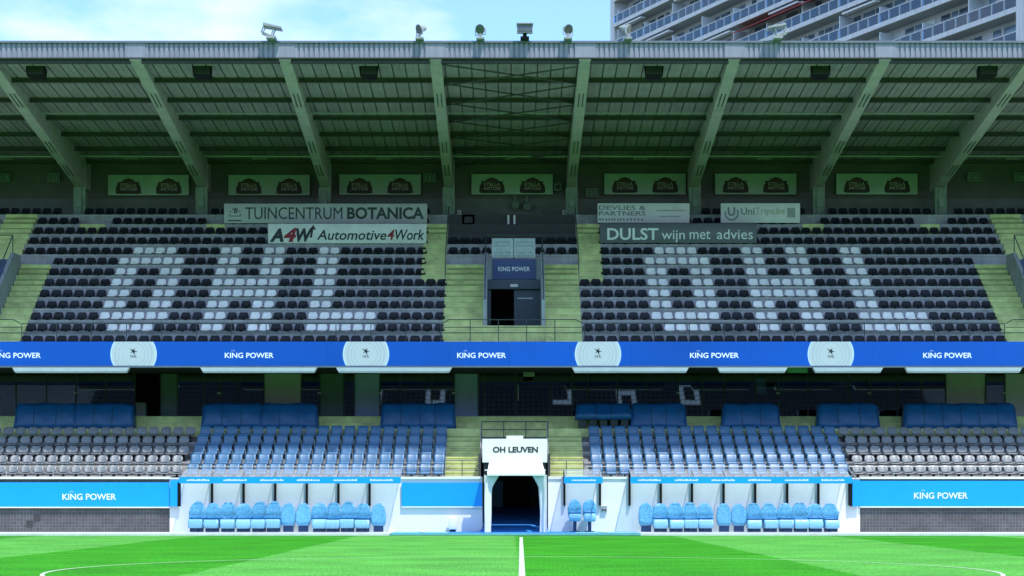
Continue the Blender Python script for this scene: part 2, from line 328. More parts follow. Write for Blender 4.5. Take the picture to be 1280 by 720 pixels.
ring.f = [(2*k, 2*k+1, (2*k+3) % (2*nn), (2*k+2) % (2*nn)) for k in range(nn)]
struct(ring.build('centre_circle_line', paintline))
struct(MB().add([(-52.5,70.08,z+0.002),(52.5,70.08,z+0.002),(52.5,70.2,z+0.002),(-52.5,70.2,z+0.002)], [(0,1,2,3)]).build('touchline', paintline))
ap = struct(B(-60, 60, 73.6, 77.2, -0.2, 0.09).build('apron_path', kerbm))
B(PX(488,74), PX(800,74), 73.57, 76.58, 0.02, 0.104).build('blue_walkway_mat', kerbblue, ap)
B(PX(560,74), PX(720,74), 73.62, 90, 0.05, 0.112).build('tunnel_carpet', carpet, ap)
# short white guide strips lying on the apron
for xx in (530, 757):
    X = PX(xx, 74.6)
    MB().hexa([(X,73.9,0.116),(X+0.12,73.9,0.116),(X+0.12,73.9,0.13),(X,73.9,0.13)], [(X-0.3,76,0.116),(X-0.18,76,0.116),(X-0.18,76,0.13),(X-0.3,76,0.13)]).build('guide_strip', paintline, ap)

# ---------------------------------------------------------------- the grandstand
GS = thing('grandstand', 'large two-tier main grandstand with green cantilever roof', 'grandstand', (0, 82, 0))
W = 31.0
UY = lambda i: 79.0 + 0.8*i
UZ = lambda i: 8.10 + 0.584*i
LY = lambda i: 77.2 + 0.8*i
LZ = lambda i: 2.20 + 0.433*i
VOM = [(-25.1, -22.4), (-1.15, 1.55), (22.75, 25.45)]

# upper terrace: raked slab with one stepped unit for each row and block
ut = MB().prism([(78.76,7.36),(78.76,7.9),(79.3,7.9),(79.4,7.95),(88.9,14.9),(90.5,14.9),(90.5,13.6),(84.4,7.36)], -W, -25.1)
for a, b in ((-22.4,-1.15),(1.55,22.75),(25.45,W)): ut.prism([(78.76,7.36),(78.76,7.9),(79.3,7.9),(79.4,7.95),(88.9,14.9),(90.5,14.9),(90.5,13.6),(84.4,7.36)], a, b)
UT = ut.build('upper_terrace', conc_dk, GS)
def row_unit(i, x0, x1, Yf, Zf, rise, depth, parent):
    y = Yf(i)-0.4; zt = Zf(i)
    m = MB(); m.box(x0, x1, y, y+depth, zt-rise-0.06, zt-0.085); m.box(x0, x1, y-0.035, y+depth, zt-0.085, zt)
    return m.build('terrace_unit', concrete, parent)
for i in range(13):
    segs = [(-W, -25.1), (-22.4, -1.15), (1.55, 22.75), (25.45, W)] if 1 <= i <= 6 else [(-W, -15.0), (-14.985, 0.2), (0.215, 15.0), (15.015, W)]
    for a, b in segs: row_unit(i, a, b, UY, UZ, 0.584, 0.82 if i < 12 else 1.5, UT)
for i in (10, 11, 12): B(-2.9, 3.12, UY(i)-0.45, UY(i)-0.1, UZ(i-1)+0.004, UZ(i)+0.008).build('press_riser', mat('press_dark', (0.05,0.05,0.055), 0.7, 0.1, 3), GS)
# painted stairs
def stair(x0, x1, r0, r1, Yf, Zf, rise, base_parent, skip=None):
    mb = MB().prism([(Yf(r0)-(0.8 if skip is None else 0.4), Zf(r0-1)+0.001), (Yf(r1)-0.4, Zf(r1)-0.1), (Yf(r1)-0.4, Zf(r1)-0.4), (Yf(r0)-(0.8 if skip is None else 0.4), Zf(r0-1)-0.3)], x0+0.05, x1-0.05)
    st = mb.build('staircase', steplip, base_parent)
    for i in range(r0, r1+1):
        y = Yf(i)-0.4; zl = Zf(i-1); zm = zl+rise/2; zt = Zf(i)
        if i != skip: MB().box(x0, x1, y-0.385, y+0.02, zl-0.02, zm-0.05).box(x0, x1, y-0.415, y+0.02, zm-0.05, zm).build('step', steppaint, st)
        MB().box(x0+0.004, x1-0.004, y-0.045, y+0.36, zm-0.01, zt-0.05).box(x0+0.004, x1-0.004, y-0.075, y+0.36, zt-0.05, zt+0.012).build('step', steppaint, st)
for x0, x1, r0, r1 in ((-2.9,-1.16,1,7), (1.56,3.13,1,7), (-4.02,-2.93,6,11), (3.16,4.24,6,11), (-22.36,-20.98,1,7), (21.28,22.72,1,7), (-24.15,-22.62,8,12), (23.02,24.5,8,12)):
    stair(x0, x1, r0, r1, UY, UZ, 0.584, GS, 6 if r0 == 6 else None)
# landing paint on walkway row and short landings behind the columns
for x0, x1 in ((-2.9,3.13), (-24.2,-20.98), (21.28,24.6)):
    B(x0, x1, 78.56, 79.36, 7.75, 8.118).build('landing', steppaint, GS)
for x0, x1 in ((-20.4,-19.2), (-14.4,-13.5), (13.9,14.9), (19.5,20.4)):
    B(x0, x1, UY(11)-0.46, UY(11)+0.3, UZ(10)+0.1, UZ(11)+0.01).build('landing', steppaint, GS)

# vomitories (entrance openings in the upper tier)
def vomitory(x0, x1, label, posterlike):
    zf = 8.99
    t = MB()
    t.box(x0-0.01, x1+0.01, 79.42, 79.75, 8.0, 8.70); t.box(x0-0.01, x1+0.01, 79.75, 84.0, 8.0, zf)
    fl = t.build('vomitory_floor', steppaint, GS)
    for sx in (x0, x1):
        a, b = (sx, sx+0.16) if sx == x0 else (sx-0.16, sx)
        MB().prism([(80.1, 8.4), (84.3, 8.4), (84.3, 12.62), (83.2, 12.62), (80.1, 10.15)], a, b).build('vomitory_side_wall', vomgrey, GS)
    hd = B(x0+0.16, x1-0.16, 83.3, 84.3, 11.40, 12.34).build('vomitory_header', vomgrey, GS)
    lt = B(x0+0.17, x1-0.17, 83.2, 83.6, 10.98, 11.40).build('vomitory_lintel', doorm, GS)
    xm = (x0+x1)/2
    B(x0+0.165, x0+0.30, 83.36, 83.6, zf, 10.98).build('door_jamb', doorm, lt)
    B(xm+0.0, x1-0.165, 83.4, 83.5, zf+0.004, 10.97).build('door_leaf', doorm, lt)
    B(xm+0.15, x1-0.5, 83.385, 83.4, 10.55, 10.60).build('door_bar', greymetal, lt)
    B(xm-0.17, xm+0.17, 83.14, 83.2, 11.06, 11.19).build('exit_light', signwhite, lt)
    # dark lobby behind
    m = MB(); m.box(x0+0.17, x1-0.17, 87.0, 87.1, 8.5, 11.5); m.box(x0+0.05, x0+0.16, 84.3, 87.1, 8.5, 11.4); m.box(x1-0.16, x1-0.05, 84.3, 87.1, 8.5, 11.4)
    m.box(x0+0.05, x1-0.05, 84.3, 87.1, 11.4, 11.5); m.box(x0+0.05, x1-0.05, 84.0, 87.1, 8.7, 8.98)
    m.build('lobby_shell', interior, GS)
    bd = thing('header_board', label, 'board', (xm, 83.27, 11.5))
    pw = (x1-x0)/2-0.38
    B(xm-pw, xm+pw, 83.22, 83.297, 11.42, 12.32).build('panel', navy, bd)
    text_mb('KING POWER', xm-pw*0.74, xm+pw*0.74, 11.78, 11.98, 83.22, 0.01).build('lettering', bannertext, bd)
    g = thing('guard_rail', ('dark guard rail around the ' + posterlike), 'railing', (xm, 83, zf), 'rails around the upper tier entrances')
    for sx in (x0+0.08, x1-0.08):
        m = MB(); m.tube((sx,80.15,10.1), (sx,80.15,10.85), 0.025); m.tube((sx,80.15,10.85), (sx,83.25,13.42), 0.025); m.tube((sx,83.25,12.6), (sx,83.25,13.42), 0.025); m.tube((sx,81.7,11.3), (sx,81.7,12.13), 0.02)
        m.build('side_rail', darkrail, g)
    m = MB().tube((x0+0.08,83.25,13.42), (x1-0.08,83.25,13.42), 0.025).tube((xm,83.25,12.34), (xm,83.25,13.42), 0.022)
    m.build('top_rail', darkrail, g)
vomitory(-1.15, 1.55, 'navy sponsor board above the middle entrance of the upper tier', 'middle entrance of the upper tier')
vomitory(-25.1, -22.4, 'navy sponsor board at the far left edge of the upper tier', 'upper tier entrance at the far left edge')
vomitory(22.75, 25.45, 'navy sponsor board at the far right edge of the upper tier', 'upper tier entrance at the far right edge')

# lower terrace
lt_ = MB()
for a, b in ((-W,-1.2), (1.6,W)):
    lt_.prism([(76.7,0.05),(76.7,2.0),(80.8,4.2),(82.2,4.4),(90.5,4.9),(90.5,0.05)], a, b)
lt_.prism([(76.9,3.35),(76.9,3.6),(80.8,4.2),(82.2,4.4),(90.5,4.9),(90.5,3.35)], -1.2, 1.6)
LT = lt_.build('lower_terrace', conc_dk, GS)
for i in range(5):
    for a, b in ((-W,-13.6), (-13.595,-1.2), (1.6,14.25), (14.255,W)): row_unit(i, a, b, LY, LZ, 0.433, 0.82, LT)
    if i >= 4: B(-1.2, 1.6, LY(i)-0.4, LY(i)+0.42, LZ(i)-0.5, LZ(i)+0.004).build('terrace_unit', steppaint, LT)
B(-W, W, 80.84, 82.3, 3.9, 4.565).build('terrace_unit', steppaint, LT)
for k in range(2):
    m = MB(); zz = 4.565+0.31*k
    for a, b in ((-W,-13), (-12.995,0.2), (0.205,13), (13.005,W)):
        B(a, b, 82.2+0.3*k, 90.4, zz-0.05, zz+0.26).build('lounge_step', steppaint, LT); B(a, b, 82.165+0.3*k, 90.4-0.01*k, zz+0.26, zz+0.31-0.002*k).build('lounge_step', steppaint, LT)
for x0, x1 in ((-2.75,-1.22), (1.62,3.15)): stair(x0, x1, 1, 5, LY, LZ, 0.433, GS)
for x0, x1 in ((-2.75,-1.22), (1.62,3.15)): B(x0, x1, 76.79, 77.2, 2.0, 2.42).build('landing', steppaint, GS)
# players' tunnel passage inside the stand
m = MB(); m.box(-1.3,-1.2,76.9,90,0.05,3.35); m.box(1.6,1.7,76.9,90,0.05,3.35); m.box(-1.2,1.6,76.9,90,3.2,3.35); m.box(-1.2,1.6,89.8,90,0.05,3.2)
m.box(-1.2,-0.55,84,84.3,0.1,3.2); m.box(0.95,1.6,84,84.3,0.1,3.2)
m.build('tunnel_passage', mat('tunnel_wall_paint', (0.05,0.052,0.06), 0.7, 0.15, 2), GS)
MB().prism([(75.7,0.05),(75.7,0.115),(83.9,1.15),(83.9,0.05)], -1.19, 1.59).build('tunnel_ramp', carpet, GS)
B(-0.86,-0.3,83.7,83.98,0.9,2.3).build('tunnel_door', panelblue, GS)

# front wall of the lower tier, built in panels
def wall_panel(x0p, x1p, m, z1=2.30, name='wall_panel'):
    return B(PX(x0p,76.6), PX(x1p,76.6), 76.6, 76.78, 0.05, z1).build(name, m, GS)
xs = [-160, 0, 106, 212]
for a, b in zip(xs, xs[1:]): wall_panel(a+0.2, b, blockm)
xs = [1075, 1180, 1290, 1440]
for a, b in zip(xs, xs[1:]): wall_panel(a+0.2, b, blockm)
for a, b in ((212,265),(265,344),(344,423),(423,490),(490,603),(685,790),(790,862),(862,941),(941,1019),(1019,1075)): wall_panel(a+0.15, b, whitewall)
for a, b in ((-160,212),(490,603),(685,790),(1075,1440)):
    B(PX(a,76.6)+0.01, PX(b,76.6), 76.55, 76.86, 2.30, 2.40).build('coping', whitewall, GS)
for a, b in ((212,490),(790,1075)):
    B(PX(a,76.6)+0.01, PX(b,76.6), 76.58, 76.84, 2.30, 2.36).build('coping', whitewall, GS)
# two darker replacement tiles and a wall socket
for x, y in ((37,655),(46,647)): B(PX(x-4,76.6), PX(x+4,76.6), 76.585, 76.61, PZ(y+4,76.6), PZ(y-4,76.6)).build('wall_tile', mat('dark_tile', (0.045,0.044,0.047), 0.8, 0.1), GS)
xe = PX(755,76.6)
bx = thing('wall_socket_box', 'small grey socket box on white wall beside the two-seat shelter', 'socket box', (xe, 76.55, 0.9))
B(xe-0.12, xe+0.12, 76.5, 76.6, 0.95, 1.18).build('cover', greymetal, bx); B(xe-0.09, xe-0.02, 76.48, 76.5, 0.98, 1.05).build('socket', inkdark, bx); B(xe+0.02, xe+0.09, 76.48, 76.5, 0.98, 1.05).build('socket', inkdark, bx)
xe = PX(566,76.2)
bx = thing('white_bin', 'small white box with dark foot against white wall left of tunnel', 'box', (xe, 76.3, 0.1))
o = link('body', round_mesh(B(xe-0.17, xe+0.17, 76.1, 76.45, 0.2, 0.72), 'body', whitewall, (xe,76.3,0.1), 0.03), bx)
B(xe-0.12, xe+0.12, 76.14, 76.4, 0.11, 0.2).build('foot', blackmetal, bx)

# underside, ceiling and bulkhead above the lounge
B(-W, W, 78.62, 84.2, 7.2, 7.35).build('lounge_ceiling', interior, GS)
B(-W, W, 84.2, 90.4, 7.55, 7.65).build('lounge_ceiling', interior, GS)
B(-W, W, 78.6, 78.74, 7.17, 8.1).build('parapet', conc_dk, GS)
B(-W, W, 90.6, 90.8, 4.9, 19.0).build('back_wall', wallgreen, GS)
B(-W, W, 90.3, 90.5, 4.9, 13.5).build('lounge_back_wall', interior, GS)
B(-W, W, 90.45, 90.6, 15.0, 16.25).build('back_wall_plinth', mat('plinth_paint', (0.14,0.165,0.15), 0.8, 0.15, 1.5, stain=0.2), GS)
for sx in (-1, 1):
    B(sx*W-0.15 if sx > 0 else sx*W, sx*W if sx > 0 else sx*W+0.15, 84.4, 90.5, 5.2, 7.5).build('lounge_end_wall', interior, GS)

# ---------------------------------------------------------------- roof
RZ = lambda Y: 19.03 - (Y-73.2)*(1.03/16.3)
deck = MB().prism([(73.32, RZ(73.32)+0.12), (91.4, RZ(91.4)+0.12), (91.4, RZ(91.4)+0.32), (73.32, RZ(73.32)+0.45)], -W, W)
ROOF = deck.build('roof', capm, GS)
sw = 0.536
strip = MB()
def soffit_strip(mb, x0, x1, z): mb.hexa([(x0,73.3,RZ(73.3)+z),(x1,73.3,RZ(73.3)+z),(x1,73.3,RZ(73.3)+z+0.03),(x0,73.3,RZ(73.3)+z+0.03)], [(x0,90.58,RZ(90.58)+z),(x1,90.58,RZ(90.58)+z),(x1,90.58,RZ(90.58)+z+0.03),(x0,90.58,RZ(90.58)+z+0.03)])
soffit_strip(strip, 0, sw-0.05, 0.02); soffit_strip(strip, 0.22, 0.26, 0.004)
sm = strip.mesh('roof_sheet', sheetm, (0, 82, 0))
n = int(2*W/sw)
for k in range(n): link('roof_sheet', sm, ROOF, (-W + k*sw, 0, 0))
ORG[ROOF.name] = (0, 82, 0)
BEAMX = [-26.75, -20.8, -14.9, -8.95, -2.95, 3.0, 8.95, 14.95, 20.85, 26.8]
PY = [73.42, 76.05, 78.95, 81.75, 84.5, 87.1, 89.6]
edges = [-W] + BEAMX + [W]
for Y in PY:
    zt = RZ(Y)
    for a, b in zip(edges, edges[1:]):
        MB().box(a+0.22, b-0.22, Y-0.06, Y+0.06, zt-0.16, zt+0.002).box(a+0.22, b-0.22, Y-0.11, Y+0.11, zt-0.175, zt-0.16).build('purlin', purlm, ROOF)
for X in BEAMX:
    hw = 0.235; y0, y1 = 73.26, 89.35; zr = 16.55
    zb = lambda Y: (RZ(y0)-0.1) + (Y-y0)/(y1-y0)*(zr-(RZ(y0)-0.1))
    bm = MB().hexa([(X-hw,y0,zb(y0)),(X+hw,y0,zb(y0)),(X+hw,y0,RZ(y0)),(X-hw,y0,RZ(y0))], [(X-hw*0.9,y1,zb(y1)),(X+hw*0.9,y1,zb(y1)),(X+hw*0.9,y1,RZ(y1)),(X-hw*0.9,y1,RZ(y1))])
    be = bm.build('beam', beamm, GS)
    for Y in (77.6, 83.4, 86.6):
        L2 = 0.75
        for dx in (-0.085, 0.085):
            MB().hexa([(X+dx-0.02,Y-L2,zb(Y-L2)-0.022),(X+dx+0.02,Y-L2,zb(Y-L2)-0.022),(X+dx+0.02,Y-L2,zb(Y-L2)-0.002),(X+dx-0.02,Y-L2,zb(Y-L2)-0.002)],
                      [(X+dx-0.02,Y+L2,zb(Y+L2)-0.022),(X+dx+0.02,Y+L2,zb(Y+L2)-0.022),(X+dx+0.02,Y+L2,zb(Y+L2)-0.002),(X+dx-0.02,Y+L2,zb(Y+L2)-0.002)]).build('splice_strip', purlm, be)
    cb = MB().box(X-0.28, X+0.28, 88.95, 89.5, 14.4, 16.56); cb.box(X-0.10, X+0.10, 88.9, 88.95, 14.5, 16.5)
    cb.build('column', mat('column_paint', (0.20,0.25,0.215), 0.75, 0.12, 2, stain=0.2), GS)
    B(X-0.2, X+0.2, 89.35, 90.55, 16.6, RZ(90)-0.02).build('haunch', beamm, GS)
# crossed tie rods in the middle bay
for Y0, Y1 in zip(PY, PY[1:]):
    xa, xb = -2.7, 2.75; za = RZ(Y0)-0.22; zb_ = RZ(Y1)-0.22
    MB().tube((xa,Y0,za), (xb,Y1,zb_), 0.035, 5).build('tie_rod', purlm, ROOF)
    MB().tube((xb,Y0,za-0.075), (xa,Y1,zb_-0.075), 0.035, 5).build('tie_rod', purlm, ROOF)
# corrugated fascia between flat panels at the beams
def corrugated(x0, x1, y, z0, z1, per=0.2, dep=0.045):
    mb = MB(); pts = []; x = x0; k = 0
    n = max(1, round((x1-x0)/per)); p = (x1-x0)/n
    for k in range(n):
        a = x0+k*p; pts += [(a, y), (a+p*0.58, y), (a+p*0.68, y+dep), (a+p*0.90, y+dep)]
    pts.append((x1, y))
    nn = len(pts)
    mb.v = [(a, b, z0) for a, b in pts] + [(a, b, z1) for a, b in pts] + [(a, b+0.02, z0) for a, b in pts] + [(a, b+0.02, z1) for a, b in pts]
    mb.f = [(i, i+1, i+1+nn, i+nn) for i in range(nn-1)] + [(i+2*nn+1, i+2*nn, i+3*nn, i+3*nn+1) for i in range(nn-1)] + [(i+1, i, i+2*nn, i+1+2*nn) for i in range(nn-1)]
    return mb
for a, b in zip(edges, edges[1:]):
    a2 = a+0.40 if a in BEAMX else a; b2 = b-0.40 if b in BEAMX else b
    corrugated(a2+0.004, b2-0.004, 73.2, 19.03, 19.60).build('fascia_panel', fasciam, ROOF)
for X in BEAMX: B(X-0.40, X+0.40, 73.18, 73.25, 19.03, 19.6).build('fascia_panel', fasciam, ROOF)
B(-W, W, 73.13, 73.5, 19.60, 19.68).build('fascia_cap', capm, ROOF)
B(-W, W, 73.17, 73.3, 18.985, 19.03).build('fascia_trim', purlm, ROOF)
# strip lights along the back of the roof
for k, x in enumerate((8, 165, 325, 480, 640, 800, 955, 1110, 1265)):
    X = PX(x, 88.4); MB().box(X-0.35, X+0.35, 88.3, 88.5, RZ(88.4)-0.28, RZ(88.4)-0.16).box(X-0.3, X+0.3, 88.25, 88.3, RZ(88.4)-0.27, RZ(88.4)-0.2).build('strip_light', tubem, ROOF)

rc = random.Random(21)
for Y, r_ in ((87.9,0.035),(80.4,0.022)):
    for a, b in zip(edges, edges[1:]): MB().tube((a+0.25,Y,RZ(Y)-0.24),(b-0.25,Y,RZ(Y)-0.24-rc.uniform(0,0.03)),r_,6).build('conduit', greymetal, ROOF)
for X in BEAMX:
    MB().tube((X+0.26,88.98,14.9),(X+0.26,88.98,17.9),0.03,6).build('downpipe', greymetal, GS)
    B(X-0.12,X+0.12,88.8,88.9,15.6,15.95).build('cable_box', platem, GS)
# ---------------------------------------------------------------- lounge glazing under the upper tier
GY = 84.5
def lx(x): return PX(x, GY)
def pane(a, b, m, z0=5.19, z1=7.5, name='glass_pane', y=GY):
    return B(lx(a)+0.03, lx(b)-0.03, y, y+0.025, z0, z1).build(name, m, GS)
cuts = [-60,-20,20,58,95,133,169,201,222,255,275,300,330,377,400,430,443,475,500,540,568,598,606,645,688,715,735,772,810,848,878,905,945,973,1010,1060,1087,1122,1152,1182,1232,1256,1300,1340]
special = {330:panelgrey, 1182:panelgrey, 1256:panelgrey, 443:panelblue, 568:panelblue, 400:panelgreen, 201:panelgreen}
for a, b in zip(cuts, cuts[1:]):
    if a == 169: continue                      # open doorway
    if a in special: pane(a, b, special[a], name='wall_infill')
    else: pane(a, b, loungeglass)
for c in cuts: B(lx(c)-0.03, lx(c)+0.03, GY-0.04, GY+0.06, 5.185, 7.5).build('mullion', framem, GS)
B(-W, W, GY-0.03, GY+0.05, 7.5, 7.56).build('glazing_head', framem, GS)
for a, b in ((606,645),(645,688)):
    B(lx(a)+0.05, lx(b)-0.05, GY-0.05, GY-0.005, 5.19, 5.32).build('door_rail', framem, GS)
MB().tube((lx(645)+0.1,GY-0.1,6.0),(lx(645)+0.1,GY-0.1,6.75),0.02).box(lx(645)+0.09,lx(645)+0.11,GY-0.1,GY-0.03,6.05,6.08).box(lx(645)+0.09,lx(645)+0.11,GY-0.1,GY-0.03,6.67,6.7).build('door_handle', greymetal, GS)
for x in (95,275,400,475,568,848,973,1087,1256):   # handles along the glazing
    B(lx(x)-0.1, lx(x)+0.05, GY-0.1, GY-0.045, PZ(491.5,GY)-0.03, PZ(491.5,GY)+0.03).build('door_handle', greymetal, GS)
ex = thing('exit_sign', 'small pale exit sign above the glass doors under the ribbon board', 'sign', (PX(661,83), 83, 7.1))
X = PX(661,83); B(X-0.24, X+0.24, 82.97, 83.03, 7.0, 7.19).build('panel', mat('exit_pale', (0.30,0.33,0.31), 0.5), ex); text_mb('EXIT', X-0.16, X+0.16, 7.05, 7.15, 82.97).build('lettering', inkgreen, ex)
# a few things inside the lounge that show through the glass
cab = thing('white_cabinet', 'pale cabinet just inside the open lounge doorway', 'cabinet', (PX(176,85.5), 85.5, 5.18))
X = PX(176,85.5)
B(X-0.26, X+0.26, 85.3, 85.8, 5.185, 5.95).build('body', signsilver, cab); B(X-0.22, X-0.01, 85.27, 85.3, 5.25, 5.85).build('door', signsilver, cab); B(X+0.01, X+0.22, 85.27, 85.3, 5.25, 5.85).build('door', signsilver, cab)
scr = thing('wall_screen', 'greenish screen hanging inside the lounge glazing', 'screen', (PX(950,86), 86, 6.2))
B(PX(945,86), PX(957,86), 85.95, 86.02, PZ(492,86), PZ(474,86)).build('panel', mat('screen_teal', (0.06,0.14,0.13), 0.4, 0.1, emit=0.25), scr); B(PX(950,86)-0.02, PX(950,86)+0.02, 85.97, 86.0, PZ(474,86), 7.55).build('hanger', framem, scr)
scr = thing('lounge_blind', 'pale hanging panel inside glazing right of the lounge doors', 'panel', (PX(700,86), 86, 6.8))
B(PX(690,86), PX(712,86), 85.95, 86.0, PZ(475,86), PZ(464,86)).build('panel', panelgrey, scr); B(PX(701,86)-0.02, PX(701,86)+0.02, 85.96, 85.99, PZ(464,86), 7.55).build('hanger', framem, scr)
# small lounge stools and posts
for x, y in ((24,506),(690,512),(990,506),(985,512),(1105,507)):
    X = PX(x,85.6); s = thing('lounge_stool', 'dim blue stool behind glass near photo column %d of the lounge' % x, 'stool', (X,85.6,5.18))
    s['label'] = {24:'blue stool behind glass at the far left of the lounge', 690:'low blue stool right of the lounge doors', 990:'taller blue stool behind glass beside a lime step right of middle', 985:'shorter blue stool next to a taller one behind glass', 1105:'blue stool behind glass near the long cover at right'}[x]
    hh = PZ(y-6,85.6); MB().lathe([(0.2,0),(0.24,0.06),(0.24,0.28),(0.2,0.34)], (X,85.6,hh-0.34), (0,0,1), 12).build('seat', coverm, s); MB().tube((X,85.6,5.185),(X,85.6,hh-0.34),0.03,8).lathe([(0.2,0),(0.2,0.03)], (X,85.6,5.185), (0,0,1), 12).build('pedestal', framem, s)

# ---------------------------------------------------------------- ribbon LED board along the upper tier front
LEDY = 78.5; z0, z1 = PZ(457.2,LEDY), PZ(427,LEDY)
LED = thing('ribbon_board', 'long blue LED ribbon board along the front of the upper tier', 'LED board', (0, LEDY, z0))
NX = 24
for k in range(NX):
    a = -W + 2*W*k/NX; b = -W + 2*W*(k+1)/NX
    B(a+0.003, b-0.003, LEDY, LEDY+0.08, z0, z1).build('led_module', ledblue, LED)
B(-W, W, LEDY-0.02, LEDY+0.09, z0-0.075, z0-0.004).build('lower_trim', mat('led_trim', (0.22,0.24,0.30), 0.5), LED)
zc = (z0+z1)/2 - 0.02; hh_t, hh_b = z1-zc-0.004, zc-z0-0.004
def clipped_disc(X, r, yy):
    pts = []
    n = 64
    for k in range(n):
        a = 2*math.pi*k/n; zz = r*math.cos(a); xx = r*math.sin(a)
        if zz > hh_t:  continue
        if zz < -hh_b: continue
        pts.append((X+xx, zc+zz))
    if r > hh_t:
        xt = math.sqrt(r*r-hh_t**2); xb = math.sqrt(r*r-hh_b**2)
        right = sorted([p for p in pts if p[0] > X], key=lambda p: -p[1]); left = sorted([p for p in pts if p[0] < X], key=lambda p: p[1])
        pts = [(X+xt, zc+hh_t)] + right + [(X+xb, zc-hh_b), (X-xb, zc-hh_b)] + left + [(X-xt, zc+hh_t)]
    return MB().plate(pts, yy-0.004, yy)
for xb in (-123.5, 167, 457.5, 747.5, 1038.5, 1329):
    X = PX(xb, LEDY)
    bd = clipped_disc(X, 0.99, LEDY-0.001).build('badge', ledrim, LED)
    for k, (r, m) in enumerate(((0.93,ledwhite),(0.80,ledring),(0.77,ledwhite),(0.65,ledring),(0.625,ledwhite),(0.50,ledring),(0.48,ledwhite))):
        clipped_disc(X, r, LEDY-0.006-0.005*k).build('badge_ring', m, bd)
    yy = LEDY-0.042
    star = []
    for k in range(10):
        a = math.pi*2*k/10+0.35; rr = (0.175 if k % 2 == 0 else 0.055)*(0.75+0.35*math.cos(a*1.0+0.6)**2)
        star.append((X+0.0+rr*math.sin(a)*1.15, zc+0.12+rr*math.cos(a)))
    MB().plate(star, yy-0.004, yy).build('emblem', leddark, bd)
    text_mb('OHL', X-0.145, X+0.145, zc-0.155, zc-0.045, yy, 0.012, depth=0.004).build('emblem_lettering', leddark, bd)
def crown(X, zz, s, yy, parent, m):
    mb = MB()
    for dx, dz in ((-0.6,0.05),(0,0.35),(0.6,0.05)): mb.lathe([(0.16*s,0),(0.16*s,0.006)], (X+dx*s, yy, zz+dz*s), (0,-1,0), 8)
    mb.build('crown_mark', m, parent)
for xt in (20.5, 311.5, 602, 893, 1184.5):
    X = PX(xt, LEDY); ww = 30.5*LEDY/F
    zt = PZ(444.2, LEDY); hh = 3.3*LEDY/F
    text_mb('KING POWER', X-ww, X+ww, zt-hh, zt+hh, LEDY, 0.012, depth=0.006).build('lettering', ledtext, LED)
    crown(X-ww*0.66, zt+hh+0.07, 0.09, LEDY, LED, ledtext)

# front railing of the upper tier
def rail_run(x0, x1, y, zb, rails, step, name, label, m=darkrail, r=0.02, group=None, cat='railing'):
    t = thing(name, label, cat, ((x0+x1)/2, y, zb), group)
    n = max(1, round((x1-x0)/step))
    for zz in rails: MB().tube((x0,y,zz),(x1,y,zz), r, 6).build('rail', m, t)
    for k in range(n+1):
        X = x0+(x1-x0)*k/n; MB().tube((X,y,zb),(X,y,rails[0]), r, 6).build('post', m, t)
    return t
rl = PZ(404, 78.8); rm_ = PZ(416, 78.8)
rail_run(-20.9, -2.95, 78.82, 7.8, (PZ(404.5,78.8), rm_), 1.46, 'front_railing', 'thin dark railing before the left seat block of the upper tier', group='upper tier front railings')
rail_run(3.2, 21.2, 78.82, 7.8, (PZ(404.5,78.8), rm_), 1.46, 'front_railing', 'thin dark railing before the right seat block of the upper tier', group='upper tier front railings')
def raised_rail(x0, x1, label):
    t = thing('front_railing', label, 'railing', ((x0+x1)/2, 78.82, 7.8), 'upper tier front railings')
    za, zb_ = PZ(399.5,78.8), PZ(404.5,78.8)
    MB().tube((x0,78.82,zb_),(x0+0.3,78.82,za),0.02).tube((x0+0.3,78.82,za),(x1-0.3,78.82,za),0.02).tube((x1-0.3,78.82,za),(x1,78.82,zb_),0.02).build('rail', darkrail, t)
    MB().tube((x0,78.82,PZ(409,78.8)),(x1,78.82,PZ(409,78.8)),0.015).build('rail', darkrail, t); MB().tube((x0,78.82,rm_),(x1,78.82,rm_),0.018).build('rail', darkrail, t)
    n = round((x1-x0)/1.24)
    for k in range(1, n): X = x0+(x1-x0)*k/n; MB().tube((X,78.82,7.8),(X,78.82,za),0.02).build('post', darkrail, t)
raised_rail(-2.9, 3.15, 'raised dark railing before the middle stairs of the upper tier')
raised_rail(-26, -20.95, 'raised dark railing before the far left stairs of the upper tier')
raised_rail(21.25, 26.3, 'raised dark railing before the far right stairs of the upper tier')
# short stair rails either side of the middle stairs
for sx, lab in ((-2.92,'slim dark handrail on the left side of the middle upper stairs'), (3.14,'slim dark handrail on the right side of the middle upper stairs')):
    t = thing('stair_rail', lab, 'railing', (sx, 84, UZ(6)))
    MB().tube((sx,83.5,UZ(6)+0.02),(sx,83.5,UZ(6)+0.95),0.02).tube((sx,88.2,UZ(11)),(sx,88.2,UZ(11)+0.95),0.02).build('post', darkrail, t)
    MB().tube((sx,83.5,UZ(6)+0.95),(sx,88.2,UZ(11)+0.95),0.02).build('rail', darkrail, t)

